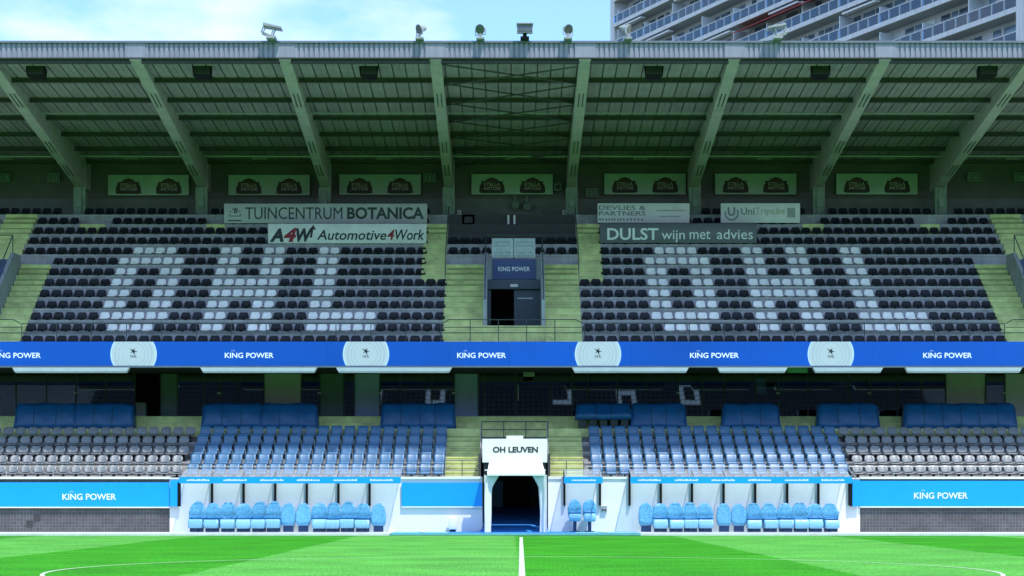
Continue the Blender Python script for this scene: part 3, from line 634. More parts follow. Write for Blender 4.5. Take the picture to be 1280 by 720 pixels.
# ---------------------------------------------------------------- seats
def shell(profile, w0, cols=6, thick=0.022, cup=0.05):
    """monobloc shell: profile is a list of (y, z, half width, cup)"""
    rows = len(profile); f = []; b = []
    for (y, zz, hw, cu) in profile:
        for c in range(cols+1):
            u = -1+2*c/cols
            f.append((u*hw, y - cu*u*u, zz + 0.35*cu*u*u))
    for r in range(rows):
        y0, z0_ = profile[max(r-1,0)][:2]; y1, z1_ = profile[min(r+1,rows-1)][:2]
        d = Vector((y1-y0, z1_-z0_)).normalized(); nrm = Vector((d.y, -d.x))
        for c in range(cols+1):
            x, y, zz = f[r*(cols+1)+c]; b.append((x*1.02, y+nrm.x*thick, zz+nrm.y*thick))
    mb = MB(); k = len(f); mb.v = f+b; C1 = cols+1
    for r in range(rows-1):
        for c in range(cols):
            i = r*C1+c; mb.f.append((i, i+1, i+1+C1, i+C1)); mb.f.append((k+i+C1, k+i+1+C1, k+i+1, k+i))
    loop = [c for c in range(cols+1)] + [r*C1+cols for r in range(1, rows)] + [(rows-1)*C1+c for c in range(cols-1, -1, -1)] + [r*C1 for r in range(rows-2, 0, -1)]
    for a, bb in zip(loop, loop[1:]+loop[:1]): mb.f.append((bb, a, a+k, bb+k))
    mb.sm = True
    return mb
UPROF = [(-0.20,0.135,0.13,0.0),(-0.225,0.17,0.185,0.0),(-0.215,0.205,0.205,-0.005),(-0.15,0.212,0.215,0.01),(-0.02,0.195,0.218,0.03),(0.07,0.205,0.218,0.04),(0.115,0.25,0.214,0.05),(0.14,0.34,0.205,0.05),(0.16,0.42,0.185,0.04),(0.17,0.465,0.15,0.03),(0.172,0.487,0.09,0.02)]
ushell = shell(UPROF, 0.22)
ushell.v = [(x, y, z_-0.09) for x, y, z_ in ushell.v]
ushell.box(-0.05,0.05,0.0,0.12,0.0,0.095)      # mounting foot
bm_black = ushell.mesh('black_stadium_chair', blackseat); bm_white = ushell.mesh('white_stadium_chair', whiteseat)
for me in (bm_black, bm_white): me.polygons.foreach_set('use_smooth', [True]*len(me.polygons))
P = 0.506
XL = lambda k: -20.76 + P*k
XR = lambda k: 3.39 + P*k
LET = {}
for r in range(1, 9):
    s = set()
    s |= {7,8,9,10} if r in (1,8) else ({6,7,8,9,10,11} if r in (2,7) else {6,7,10,11})
    s |= {15,16,17,18,19,20} if r in (4,5) else {15,16,19,20}
    s |= {24,25,26,27,28,29} if r in (1,2) else {24,25}
    LET[r] = s
plan = []   # (row, x, side, index)
for r in range(13):
    for side in 'LR':
        X = XL if side == 'L' else XR
        if r <= 5: ks = range(0, 36)
        elif r <= 7: ks = range(0, 34) if side == 'L' else range(2, 36)
        elif r <= 10: ks = range(-3, 34) if side == 'L' else range(2, 39)
        elif r == 11: ks = [-3,-2,-1,0,4,5,6,7,8,9,10,11,12] + list(range(15,34)) if side == 'L' else [38,37,36,35,31,30,29,28,27,26,25,24,23] + list(range(2,21))
        else: ks = range(-7, 34) if side == 'L' else range(2, 43)
        for k in ks:
            x = X(k)
            if r == 12 and any(abs(x-bx_) < 0.5 for bx_ in BEAMX): continue
            plan.append((r, x, side, k))
for r in (8, 9):
    for k in range(4): plan.append((r, -2.62+0.52*k, 'C', k)); plan.append((r, 1.38+0.52*k, 'C', k+4))
for r in range(9, 13):
    for k in range(5): plan.append((r, -24.55-P*k, 'O', k)); plan.append((r, 24.85+P*k, 'O', k))
black_n = 0; rest = MB()
rnd = random.Random(3)
vs0, fs0 = ushell.v, ushell.f
for r, x, side, k in plan:
    y, zz = UY(r), UZ(r)
    white = side in 'LR' and r in LET and k in LET[r]
    rz = rnd.uniform(-0.03, 0.03); jx = rnd.uniform(-0.008, 0.008); tl = rnd.uniform(-0.07, 0.03)
    where = 'left' if side == 'L' else 'right'
    cnt = (k+1) if side == 'L' else (36-k)
    if white or (black_n < 300 and side in 'LR' and r <= 5):
        nm = 'white_stadium_chair' if white else 'black_stadium_chair'
        o = link(nm, bm_white if white else bm_black, None, (x+jx, y-0.08, zz+0.003), (tl, 0, rz))
        tag(o, '%s seat, upper tier %s block, %s row up, %s from its outer end' % ('white' if white else 'black', where, ordinal(r+1), ordinal(max(1, cnt))),
            'seat', 'white upper tier seats forming letters' if white else 'black upper tier seats')
        if not white: black_n += 1
    else:
        M = Matrix.Translation((x+jx, y-0.08, zz+0.003)) @ Matrix.Rotation(rz, 4, 'Z') @ Matrix.Rotation(tl, 4, 'X')
        rest.add([M @ Vector(v) for v in vs0], fs0)
rest.sm = True
o = rest.build('black_stadium_chairs', blackseat); tag(o, 'mass of black seats filling the higher rows of the upper tier', 'seats', kind='stuff')

# lower tier seats: back cushion, tip-up pan, arm
def lower_seat(nm, m, round_top):
    parts = []
    hw = 0.225
    if round_top:
        pr = [(-0.2,0.30,0.20,0),(-0.215,0.33,0.21,0),(-0.17,0.352,0.215,0.01),(-0.02,0.34,0.218,0.025),(0.03,0.35,0.218,0.03)]
        bk = [(0.03,0.37,0.15,0.03),(0.05,0.42,0.20,0.04),(0.08,0.50,0.222,0.045),(0.115,0.58,0.215,0.04),(0.145,0.64,0.18,0.03),(0.165,0.675,0.12,0.02),(0.18,0.69,0.06,0.01)]
        parts.append(('backrest', shell(bk, .2, thick=0.03), m)); parts.append(('seat_pan', shell(pr, .2, thick=0.025), m))
    else:
        bk = [(-0.02,0.36,0.20,0.015),(-0.005,0.42,0.222,0.015),(0.045,0.55,0.228,0.02),(0.095,0.67,0.228,0.02),(0.125,0.72,0.225,0.012),(0.165,0.745,0.22,0.008),(0.20,0.742,0.215,0.0)]
        pr = [(-0.235,0.28,0.20,0),(-0.262,0.325,0.218,0),(-0.245,0.375,0.222,0.0),(-0.18,0.402,0.222,0.01),(-0.05,0.388,0.222,0.02),(0.04,0.39,0.222,0.02)]
        parts.append(('backrest', shell(bk, .2, thick=0.05), m)); parts.append(('seat_pan', shell(pr, .2, thick=0.05), m))
        parts.append(('armrest', MB().box(0.238,0.272,-0.2,0.08,0.50,0.535).box(0.245,0.265,0.03,0.08,0.0,0.5), greymetal))
    parts.append(('bracket', MB().box(-0.04,0.04,-0.06,0.09,0.0,0.36), blackmetal))
    return [(n_, mb.mesh(n_, mm)) for n_, mb, mm in parts]
BLUE = lower_seat('blue_stadium_chair', blueseat, False); GREY = lower_seat('grey_stadium_chair', greyseat, True)
def place(nm, parts, x, y, zz, label, group, rot):
    t = bpy.data.objects.new(nm, None); COL.objects.link(t); t.location = (x, y, zz); t.rotation_euler = rot; t.empty_display_size = 0.1
    tag(t, label, 'seat', group)
    for n_, me in parts: link(n_, me, t)
for r in range(5):
    for k in range(19):
        x = -13.28 + 0.5725*k
        place('blue_stadium_chair', BLUE, x, LY(r)-0.05, LZ(r)+0.003, 'blue seat, lower tier left block, %s row up, %s from its outer end' % (ordinal(r+1), ordinal(k+1)), 'blue lower tier seats', (0,0,rnd.uniform(-0.012,0.012)))
        x = 13.98 - 0.5725*k
        place('blue_stadium_chair', BLUE, x, LY(r)-0.05, LZ(r)+0.003, 'blue seat, lower tier right block, %s row up, %s from its outer end' % (ordinal(r+1), ordinal(k+1)), 'blue lower tier seats', (0,0,rnd.uniform(-0.012,0.012)))
    off = 0.13 if r % 2 else 0.0
    for k in range(17):
        x = -13.95 - 0.53*k - off
        place('grey_stadium_chair', GREY, x, LY(r)-0.05, LZ(r)+0.003, 'slate grey seat, lower tier far left block, %s row up, %s from the blue seats' % (ordinal(r+1), ordinal(k+1)), 'grey lower tier seats', (0,0,rnd.uniform(-0.03,0.03)))
        x = 14.6 + 0.53*k + off
        place('grey_stadium_chair', GREY, x, LY(r)-0.05, LZ(r)+0.003, 'slate grey seat, lower tier far right block, %s row up, %s from the blue seats' % (ordinal(r+1), ordinal(k+1)), 'grey lower tier seats', (0,0,rnd.uniform(-0.03,0.03)))

# railings in front of the lower tier
zr = PZ(583.5, 76.9)
rail_run(-23, -13.2, 76.92, 2.38, (zr,), 2.0, 'low_railing', 'low thin rail before the far left grey seats', greymetal, 0.016, 'lower tier front rails')
rail_run(-13.1, -2.8, 76.92, 2.38, (zr,), 1.6, 'low_railing', 'low thin rail before the left blue seats', greymetal, 0.016, 'lower tier front rails')
rail_run(3.2, 14.1, 76.92, 2.38, (zr,), 1.6, 'low_railing', 'low thin rail before the right blue seats', greymetal, 0.016, 'lower tier front rails')
rail_run(14.2, 23.5, 76.92, 2.38, (zr,), 2.0, 'low_railing', 'low thin rail before the far right grey seats', greymetal, 0.016, 'lower tier front rails')
zr2 = PZ(576, 76.9)
rail_run(-2.72, -1.25, 76.92, 2.42, (zr2,), 0.74, 'stair_gate', 'small rail closing the stairs left of the tunnel', darkrail, 0.018, 'stair foot rails')
rail_run(1.65, 3.1, 76.92, 2.42, (zr2,), 0.74, 'stair_gate', 'small rail closing the stairs right of the tunnel', darkrail, 0.018, 'stair foot rails')
# rail above the tunnel, with handrails running down beside it
zt = PZ(527, 80.6)
rail_run(PX(602,80.6), PX(685,80.6), 80.6, LZ(4), (zt, PZ(537,80.6)), 1.0, 'tunnel_rail', 'dark railing on the terrace directly above the tunnel sign', darkrail, 0.022)
for sx, lab in ((-1.24,'handrail descending the lower stairs left of the tunnel'), (1.63,'handrail descending the lower stairs right of the tunnel')):
    t = thing('stair_handrail', lab, 'handrail', (sx, 79, LZ(2)))
    MB().tube((sx,77.0,LZ(0)+0.9),(sx,80.6,zt),0.02).build('rail', greymetal, t)
    for yy, zz in ((77.0,LZ(0)),(78.8,LZ(2))): MB().tube((sx,yy,zz),(sx,yy,zz+0.9+(0.09 if yy > 78 else 0)),0.02).build('post', greymetal, t)

# ---------------------------------------------------------------- quilted covers over the lounge seats
def cover(x0, x1, label, low=False):
    y0, y1 = 81.15, 82.1; zb_ = 4.57
    zt = PZ(504.5, 81.9); zbot = zb_ + (0.42 if low else 0.0)
    prof = [(81.16,zbot),(81.19,zbot+0.25),(81.30,zbot+0.62 if not low else zbot+0.35),(81.45,zt-0.14),(81.56,zt-0.03),(81.72,zt+0.005),(81.95,zt-0.01),(82.06,zt-0.08),(82.10,zt-0.3),(82.12,zbot)]
    xa, xb = PX(x0,81.6), PX(x1,81.6); nx = max(8, int((xb-xa)/0.16)); mb = MB(); np_ = len(prof)
    r_ = random.Random(int(x0)); ph = r_.uniform(0,6)
    for i in range(nx+1):
        u = i/nx; edge = min(u, 1-u)*(xb-xa); sq = 1 - 0.10*max(0, 1-edge/0.22)
        for j, (y, zz) in enumerate(prof):
            wv = 0.03*math.sin(u*(xb-xa)*4.1+ph+j*0.7) + 0.02*math.sin(u*(xb-xa)*9.3+j*1.9+ph) + r_.uniform(-0.008,0.008)
            flare = 0.09*(1-(zz-zbot)/(zt-zbot+0.01))
            xx = xa+(xb-xa)*u + (flare if u > 0.5 else -flare)*(abs(u-0.5)*2)**3
            mb.v.append((xx, 81.6+(y-81.6)*sq + wv, zbot+(zz-zbot)*(1-0.06*max(0,1-edge/0.15)) + (wv*0.8 if 2 < j < 8 else 0)))
    for i in range(nx):
        for j in range(np_): mb.f.append((i*np_+j, (i+1)*np_+j, (i+1)*np_+(j+1) % np_, i*np_+(j+1) % np_))
    mb.f.append(tuple(range(np_))); mb.f.append(tuple(nx*np_+j for j in range(np_-1,-1,-1))); mb.sm = True
    t = thing('seat_cover', label, 'seat cover', ((xa+xb)/2, 81.6, zb_), 'blue covers over the lounge seats')
    mb.build('cover', coverm, t)
    ns = max(1, round((xb-xa)/0.85))
    for q in range(1, ns):
        i = round(nx*q/ns); sm_ = MB()
        for j in range(0, np_-3): sm_.tube(Vector(mb.v[i*np_+j])+Vector((0,-0.004,0.004)), Vector(mb.v[i*np_+j+1])+Vector((0,-0.004,0.004)), 0.014, 5)
        sm_.build('seam', seamm, t)
    if low:
        n = 5
        for k in range(n):
            X = xa+(xb-xa)*(k+0.5)/n; MB().box(X-0.16,X+0.16,81.3,81.9,zb_,zb_+0.43).build('seat_base', framem, t)
    else:
        cp = MB()
        for e in (xa-0.02, xb+0.02): cp.tube((e, 81.17, zbot+0.12), (e, 81.42, zt-0.2), 0.012, 5)
        cp.build('tie_cord', coverm, t)
for (a, b), lab in zip(((22,95),(95,166),(255,327),(328,396),(478,568),(790,856),(904,972),(1023,1096),(1131,1267)),
    ('blue quilted cover at far left, leftmost of the lounge covers','second blue quilted cover from the left, beside the open doorway','blue quilted cover left of the grey blind panel','blue quilted cover below the grey blind panel on the left','wide blue cover just left of the lounge doors','blue cover second to the right of the lounge doors','blue cover below the greenish lounge screen','blue cover between two lime steps right of the greenish screen','longest blue quilted cover at the far right')):
    cover(a, b, lab)
cover(721, 787, 'short blue cover with dark seat bases showing, right of lounge doors', True)

# awning cassettes
for (a, b), lab in zip(((18,163),(252,397),(421,565),(715,860),(896,983),(1015,1102),(1130,1275)),
    ('white awning box at far left under the ribbon board','white awning box second from left under the ribbon board','white awning box just left of the lounge doors','white awning box just right of the lounge doors','shorter white awning box beneath the KING POWER lettering right of middle','shorter white awning box under the fourth round badge','white awning box at far right under the ribbon board')):
    Y = 78.75; xa, xb = PX(a,Y), PX(b,Y); za, zb_ = PZ(466.3,Y), 7.075
    t = thing('awning_box', lab, 'awning', ((xa+xb)/2, Y, zb_), 'awning boxes under the ribbon board')
    MB().plate([(xa+0.12,za),(xb-0.12,za),(xb,zb_),(xa,zb_)], 78.40, 78.72).build('cassette', awnm, t)
    MB().box(xa+0.1, xb-0.1, 78.385, 78.405, za+0.02, za+0.05).build('front_bar', greymetal, t)
    for X in (xa+0.5, xb-0.5): B(X-0.03, X+0.03, 78.63, 78.7, zb_-0.004, 7.18).build('bracket', greymetal, t)
gx = thing('green_lamp_panel', 'small green panel between two awning boxes at right', 'panel', (PX(996,79.5),79.5,6.9))
B(PX(984,79.5), PX(1009,79.5), 79.4, 79.5, PZ(466,79.5), PZ(459,79.5)).build('panel', mat('green_panel', (0.07,0.25,0.10), 0.5), gx); B(PX(996,79.5)-0.05, PX(996,79.5)+0.05, 79.42, 79.48, PZ(459,79.5), 7.21).build('hanger', framem, gx)

# ---------------------------------------------------------------- sponsor banners on the front wall
def banner(x0, x1, y0, y1, label, text=None, Y=76.5):
    xa, xb = PX(x0,Y), PX(x1,Y); za, zb_ = PZ(y1,Y), PZ(y0,Y)
    t = thing('wall_banner', label, 'banner', ((xa+xb)/2, Y, za), 'blue banners on the front wall')
    B(xa, xb, Y, Y+0.04, za, zb_).build('sheet', bannerblue, t)
    B(xa, xb, Y-0.01, Y+0.05, za-0.05, za-0.002).build('bottom_rail', bannertext, t)
    if text:
        xc, yc, w2, h2 = text; X = PX(xc,Y); Z = PZ(yc,Y); ww = w2*Y/F; hh = h2*Y/F
        text_mb('KING POWER', X-ww, X+ww, Z-hh, Z+hh, Y, 0.012).build('lettering', bannertext, t); crown(X-ww*0.66, Z+hh+0.07, 0.1, Y, t, bannertext)
    return t
banner(-160, 212, 603, 633.5, 'blue KING POWER banner on the wall at left', (111.5, 621, 33.5, 3.9))
banner(1075, 1440, 601, 633, 'blue KING POWER banner on the wall at right', (1176, 619.5, 33.5, 3.9))
banner(502, 602.5, 603, 633, 'plain blue banner between left shelter and tunnel')
# end pieces of the banners turn towards the shelters
for a, b, c, lab in ((212.5,226,222,'angled end piece of the left blue banner beside the shelter'),(1075,1063,1065.5,'angled end piece of the right blue banner beside the shelter')):
    Y = 76.42; t = thing('banner_end', lab, 'banner', (PX(a,Y),Y,1.2))
    pts = [(PX(a,Y),PZ(600,Y)),(PX(b,Y),PZ(600,Y)),(PX(b,Y),PZ(633,Y)),(PX(a,Y),PZ(633,Y))]
    if b < a: pts = pts[::-1]
    MB().plate(pts, Y, Y+0.05).build('sheet', bannerblue, t)
    B(min(PX(b,Y),PX(c,Y)), max(PX(b,Y),PX(c,Y)), Y-0.02, Y+0.0, PZ(633,Y), PZ(603,Y)).build('edge_bar', blackmetal, t)

# ---------------------------------------------------------------- shelters (dugouts)
def dugout(xa, xb, n, label, postsx, strip_words):
    # xa..xb metres at the front edge; clear sloping roof on arms fixed to the white wall
    yf, yb = 75.05, 76.52; zf, zb_ = PZ(596,yf), PZ(586.5,yb)
    zs = PZ(604.3, yf)
    t = thing('dugout_shelter', label, 'shelter', ((xa+xb)/2, 75.8, 0.1), 'team shelters by the touchline')
    for k in range(n):
        a = xa+(xb-xa)*k/n+0.01; b = xa+(xb-xa)*(k+1)/n-0.01
        MB().prism([(yf+0.02,zf-0.02),(yf+0.02,zf+0.0),(yf+0.55,zf+0.16),(yb,zb_),(yb,zb_-0.02),(yf+0.55,zf+0.14)], a, b).build('roof_panel', polym, t)
    fs = B(xa-0.03, xb+0.03, yf-0.03, yf+0.02, zs, zf).build('front_strip', bannerblue, t)
    r_ = random.Random(n)
    for k in range(strip_words):     # small unreadable white print on the strip
        xc = xa+(xb-xa)*(k+0.5)/strip_words; wd = min(0.95, (xb-xa)/strip_words*0.62); x = xc-wd/2; mb = MB()
        while x < xc+wd/2:
            cw = r_.uniform(0.035,0.065); hh = r_.choice((0.055,0.055,0.075)); mb.box(x, x+cw, yf-0.036, yf-0.03, (zs+zf)/2-0.035, (zs+zf)/2-0.035+hh); x += cw+0.02
        mb.build('small_print', bannertext, fs)['kind'] = 'stuff'
    for X in postsx:
        B(X-0.045, X+0.045, 76.45, 76.585, PZ(632,76.5), zb_-0.05).build('post', blackmetal, t)
    arms = sorted(set([xa+0.02, xb-0.02] + list(postsx)))
    for X in arms:
        MB().prism([(yf+0.03,zf-0.07),(yf+0.03,zf-0.03),(yb,zb_-0.03),(yb,zb_-0.07)], X-0.014, X+0.014).build('arm', greymetal, t)
    return t
Yp = 76.5
dugout(PX(225,75.05), PX(500,75.05), 7, 'long clear-roofed team shelter left of the tunnel', [PX(x,Yp) for x in (265,304.5,344,383.5,423,462)], 6)
dugout(PX(789,75.05), PX(1064,75.05), 7, 'long clear-roofed team shelter right of the tunnel', [PX(x,Yp) for x in (787,826,865,904.5,944,984,1023,1062)], 6)
dugout(PX(706,75.05), PX(752.5,75.05), 1, 'small two-seat shelter just right of the tunnel', [PX(x,Yp) for x in (705.5,750)], 1)

# shelter seats: tall covered back, tipped cushion
def dug_meshes(var):
    r_ = random.Random(var); j = lambda s=0.026: r_.uniform(-s, s)
    bk = [(0.10,0.30,0.26,0.02),(0.09,0.42,0.295,0.03),(0.12,0.50,0.305,0.05),(0.10,0.58,0.312,0.03),(0.15,0.68,0.310,0.06),(0.12,0.77,0.305,0.04),(0.17,0.86,0.295,0.055),(0.15,0.95,0.27,0.045),(0.19,1.04,0.225,0.035),(0.20,1.12,0.155,0.02),(0.205,1.16,0.08,0.01)]
    bk = [(y+j(), zz+j(0.012), hw+j(0.016), cu+j(0.03)) for y, zz, hw, cu in bk]
    pn = [(-0.30,0.14,0.22,0),(-0.345,0.20,0.255,0),(-0.34,0.33,0.268,0),(-0.325,0.45,0.262,0.0),(-0.27,0.50,0.24,0.01),(-0.12,0.47,0.23,0.02),(0.08,0.45,0.23,0.02)]
    pn = [(y+j(), zz+j(0.012), hw+j(0.012), cu) for y, zz, hw, cu in pn]
    bs = MB().box(-0.24,0.24,-0.12,0.12,0.0,0.30).box(-0.06,0.06,-0.2,-0.12,0.02,0.2)
    sd_ = MB().box(-0.275,-0.245,-0.26,0.16,0.16,0.50).box(0.245,0.275,-0.26,0.16,0.16,0.50)
    wr = [(0.05+j(0.02),0.50,0.27,0.02),(0.02+j(0.02),0.54+j(),0.285,0.03),(0.06+j(0.02),0.60+j(0.03),0.27,0.02)]  # band of bunched wrap, coloured dark as the shadow between cushion and back
    return [('wrap_gap_shade', shell(wr,.2,6,0.05).mesh('wrap_gap_shade', dugshade)), ('backrest', shell(bk,.2,8,0.09).mesh('backrest', dugblue)), ('cushion', shell(pn,.2,8,0.07).mesh('cushion', dugpale)), ('base', bs.mesh('base', dugnavy)), ('side_shield', sd_.mesh('side_shield', dugblue))]
def dug_folded(var):
    r_ = random.Random(var); j = lambda s=0.014: r_.uniform(-s, s)
    bk = [(-0.02,0.26,0.22,0.02),(0.0,0.40,0.265,0.03),(0.05,0.62,0.28,0.04),(0.10,0.82,0.265,0.04),(0.15,1.0,0.22,0.035),(0.19,1.12,0.14,0.02),(0.20,1.155,0.07,0.01)]
    bk = [(y+j(), zz+j(), hw+j(), cu) for y, zz, hw, cu in bk]
    return [('backrest', shell(bk,.2,8,0.16).mesh('backrest', dugblue)), ('base', MB().box(-0.18,0.18,0.0,0.2,0.0,0.30).mesh('base', dugnavy))]
DV = [dug_meshes(v) for v in range(5)]; DF = dug_folded(9)
left = (246,265.5,285,304.5,324,342,360,379,399.5,416.5,434.5,453.5,473); folded = (360,379,473)
def dug_seat(x, label, fold=False, zoff=0.115, y=75.75, v=0):
    X = PX(x, y); t = bpy.data.objects.new('shelter_chair', None); COL.objects.link(t); t.location = (X, y, zoff); t.rotation_euler = (0,0,rnd.uniform(-0.08,0.08)); t.empty_display_size = 0.2
    tag(t, label, 'seat', 'covered team shelter seats')
    t.scale = (1.10, 1.0, rnd.uniform(0.98, 1.05))
    for n_, me in (DF if fold else DV[v % 5]): link(n_, me, t)
    return t
for k, x in enumerate(left): dug_seat(x, 'pale blue covered %sseat, %s from the left in the left shelter' % ('folded ' if x in folded else '', ordinal(k+1)), x in folded, v=k)
right = (808,825.5,845,863,881.5,905.5,924,942.5,962.5,982,1000.5,1019,1038.5)
for k, x in enumerate(right): dug_seat(x, 'pale blue covered %sseat, %s from the left in the right shelter' % ('folded ' if x in (808,905.5,924) else '', ordinal(k+1)), x in (808,905.5,924), v=k+2)
def raised_seat(x, lab, v):
    X = PX(x, 76.0); z = 0.48
    t = bpy.data.objects.new('shelter_chair', None); COL.objects.link(t); t.location = (X, 76.0, 0.112); t.empty_display_size = 0.2; tag(t, lab, 'seat', 'covered team shelter seats')
    for n_, me in DV[v][:3]:
        o = link(n_, me, t, (0,0,0.30)); o.scale = (0.9,0.9,0.9)
    link('pedestal', MB().box(-0.07,0.07,-0.05,0.1,0.0,0.62).box(-0.2,0.2,-0.15,0.2,0.0,0.03).mesh('pedestal', dugnavy), t)
raised_seat(718.5, 'blue covered pedestal seat, nearer the tunnel in the two-seat shelter', 1); raised_seat(737, 'blue covered pedestal seat, farther from the tunnel in the two-seat shelter', 3)

# ---------------------------------------------------------------- players' tunnel mouth
TX = PX(644, 74.9)
T = thing('players_tunnel', 'white canvas players tunnel mouth with OH LEUVEN sign', 'tunnel', (TX, 75.5, 0.11))
Y = 75.3
sb = B(PX(603,Y), PX(684,Y), Y, Y+0.12, PZ(578,Y), PZ(548.5,Y)).build('sign_board', whitewall, T)
text_mb('OH LEUVEN', PX(616,Y), PX(672.5,Y), PZ(565.8,Y), PZ(558.3,Y), Y, 0.035).build('lettering', inkdark, sb)
B(PX(633,Y), PX(654,Y), Y+0.02, Y+0.1, PZ(548.4,Y), PZ(544.5,Y)).build('top_block', whitewall, T)
yh0, yh1 = 74.55, 75.28
hood = MB().hexa([(PX(609,yh0),yh0,PZ(594.5,yh0)),(PX(681.5,yh0),yh0,PZ(594.5,yh0)),(PX(681.5,yh0),yh0,PZ(591.5,yh0)),(PX(609,yh0),yh0,PZ(591.5,yh0))],
                 [(PX(612,yh1),yh1,PZ(577,yh1)),(PX(677,yh1),yh1,PZ(577,yh1)),(PX(677,yh1),yh1,PZ(575.5,yh1)),(PX(612,yh1),yh1,PZ(575.5,yh1))])
hd = hood.build('hood', canvas, T)
# faint small print on the hood
mb = MB(); x = 645.0
for k in range(8):
    u = 0.5; yy = yh0+(yh1-yh0)*0.5-0.045; mb.box(PX(x,yy), PX(x+1.6,yy), yy-0.06, yy-0.05, PZ(587,yy), PZ(585.2,yy)); x += 2.3
mb.build('small_print', mat('print_grey', (0.42,0.46,0.52), 0.6), hd)['kind'] = 'stuff'
for sx in (-1, 1):      # hanging canvas sides with folds, dark gap triangles behind
    mb = MB(); nz_ = 14; npts = 9
    xo = PX(606,74.7) if sx < 0 else PX(683,74.7)
    for i in range(nz_+1):
        v = i/nz_; zz = 0.115+(2.42-0.115)*v
        for j in range(npts):
            u = j/(npts-1)
            wdt = 0.26 + 0.10*v**3 + 0.22*max(0, v-0.8)/0.2*1.0
            fold = 0.035*math.sin(u*11+v*2.0)*(1-0.4*v)
            mb.v.append((xo - sx*(u*wdt) + 0.01*math.sin(v*9+u*5), 74.62+fold+u*0.25, zz))
    k = len(mb.v); mb.v += [(x, y+0.03, zz) for x, y, zz in mb.v]
    for i in range(nz_):
        for j in range(npts-1):
            a = i*npts+j; q = (a, a+1, a+1+npts, a+npts)
            if sx > 0: q = q[::-1]
            mb.f.append(q); mb.f.append(tuple(t_+k for t_ in q[::-1]))
    for i in range(nz_): 
        for j in (0, npts-1): a = i*npts+j; mb.f.append((a, a+npts, a+npts+k, a+k))
    mb.sm = True; mb.build('side_curtain', canvas, T)
    B(xo-0.03 if sx < 0 else xo-0.03, xo+0.03, 75.0, 76.6, 0.11, 2.45).build('side_frame', canvas, T)
    xa = PX(604.5,75.25) if sx < 0 else PX(678,75.25); xb = PX(610.5,75.25) if sx < 0 else PX(682.5,75.25)
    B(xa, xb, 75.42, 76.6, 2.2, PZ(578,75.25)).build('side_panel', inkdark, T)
B(PX(606,75.5), PX(682,75.5), 75.29, 76.85, 2.62, 2.68).build('roof_sheet', canvas, T)

# ---------------------------------------------------------------- hanging signs in the upper tier
def sign(x0, x1, y0, y1, Y, m, label, name='hanging_sign'):
    xa, xb = PX(x0,Y), PX(x1,Y); za, zb_ = PZ(y1,Y), PZ(y0,Y)
    t = thing(name, label, 'sign', ((xa+xb)/2, Y, za))
    me = round_mesh(B(xa,xb,Y,Y+0.06,za,zb_), 'panel', m, ORG[t.name], 0.012, 1); link('panel', me, t)
    for X in (xa+0.3, xb-0.3): MB().tube((X,Y+0.09,za-0.02),(X,Y+0.09,zb_-0.05),0.025).build('stay', greymetal, t)
    return t
def stext(t, s, x0, x1, y0, y1, Y, m, bold=0.0, shear=0.0): return text_mb(s, PX(x0,Y), PX(x1,Y), PZ(y1,Y), PZ(y0,Y), Y-0.003, bold, shear).build('lettering', m, t)
Ya, Yb = 87.35, 85.72
t = sign(280, 534, 254.5, 279, Ya, signsilver, 'silver garden centre sign reading TUINCENTRUM BOTANICA')
stext(t,'TUINCENTRUM',306.5,428,259,274,Ya,inkgreen); stext(t,'BOTANICA',434,530,259,274,Ya,inkgreen,0.03)
mb = MB()
for k in range(7): a = math.pi*(0.05+0.15*k); mb.box(PX(294,Ya)+0.26*math.cos(a)-0.03, PX(294,Ya)+0.26*math.cos(a)+0.03, Ya-0.012, Ya, PZ(270,Ya)+0.36*math.sin(a)-0.02, PZ(270,Ya)+0.36*math.sin(a)+0.03)
mb.box(PX(285,Ya), PX(302,Ya), Ya-0.012, Ya, PZ(276.5,Ya), PZ(275,Ya)); mb.box(PX(286,Ya), PX(301,Ya), Ya-0.012, Ya, PZ(270.5,Ya), PZ(269.7,Ya)); mb.build('emblem', inkgreen, t)
stext(t,'B',292.5,297,261,266.5,Ya,inkgreen,0.02)
t = sign(335, 533, 279.5, 304.3, Yb, signwhite, 'white car service sign reading A4W Automotive4Work')
stext(t,'A',337,354.5,285.5,302.5,Yb,inkdark,0.045,0.25); stext(t,'4',354.5,371,285,302.5,Yb,inkred,0.045,0.25); stext(t,'W',370,391,285.5,302.5,Yb,inkdark,0.045,0.25)
MB().plate([(PX(391.5,Yb),PZ(281,Yb)),(PX(395,Yb),PZ(287,Yb)),(PX(391.5,Yb),PZ(287,Yb)),(PX(390,Yb),PZ(297,Yb)),(PX(387,Yb),PZ(297,Yb)),(PX(389.5,Yb),PZ(287,Yb)),(PX(387,Yb),PZ(287,Yb))][::-1], Yb-0.014, Yb-0.003).build('arrow_mark', inkdark, t)
stext(t,'Automotive',396,483,287.5,300,Yb,inkdark,0.012,0.22); stext(t,'4',484,493,287,300,Yb,inkred,0.015,0.22); stext(t,'Work',494,530.5,287,300,Yb,inkdark,0.012,0.22)
t = sign(747, 862, 254, 278.5, Ya, signwhite, 'white sign reading DEVLIES & PARTNERS above the dark sign')
stext(t,'DEVLIES &',748.5,807,257,262.5,Ya,inkgrey,0.01); stext(t,'PARTNERS',748.5,807,264,269.5,Ya,inkgrey,0.015)
mb = MB(); x = 749.0
while x < 806: mb.box(PX(x,Ya), PX(x+2,Ya), Ya-0.01, Ya, PZ(275.5,Ya), PZ(273,Ya)); x += rnd.choice((3.4,4.6,6))
for yy, a, b in ((262.5,820,858),(270,825,850)):
    x = a
    while x < b: mb.box(PX(x,Ya), PX(x+1.3,Ya), Ya-0.01, Ya, PZ(yy+1.2,Ya), PZ(yy,Ya)); x += 2.0
mb.build('small_print', inkgrey, t)['kind'] = 'stuff'
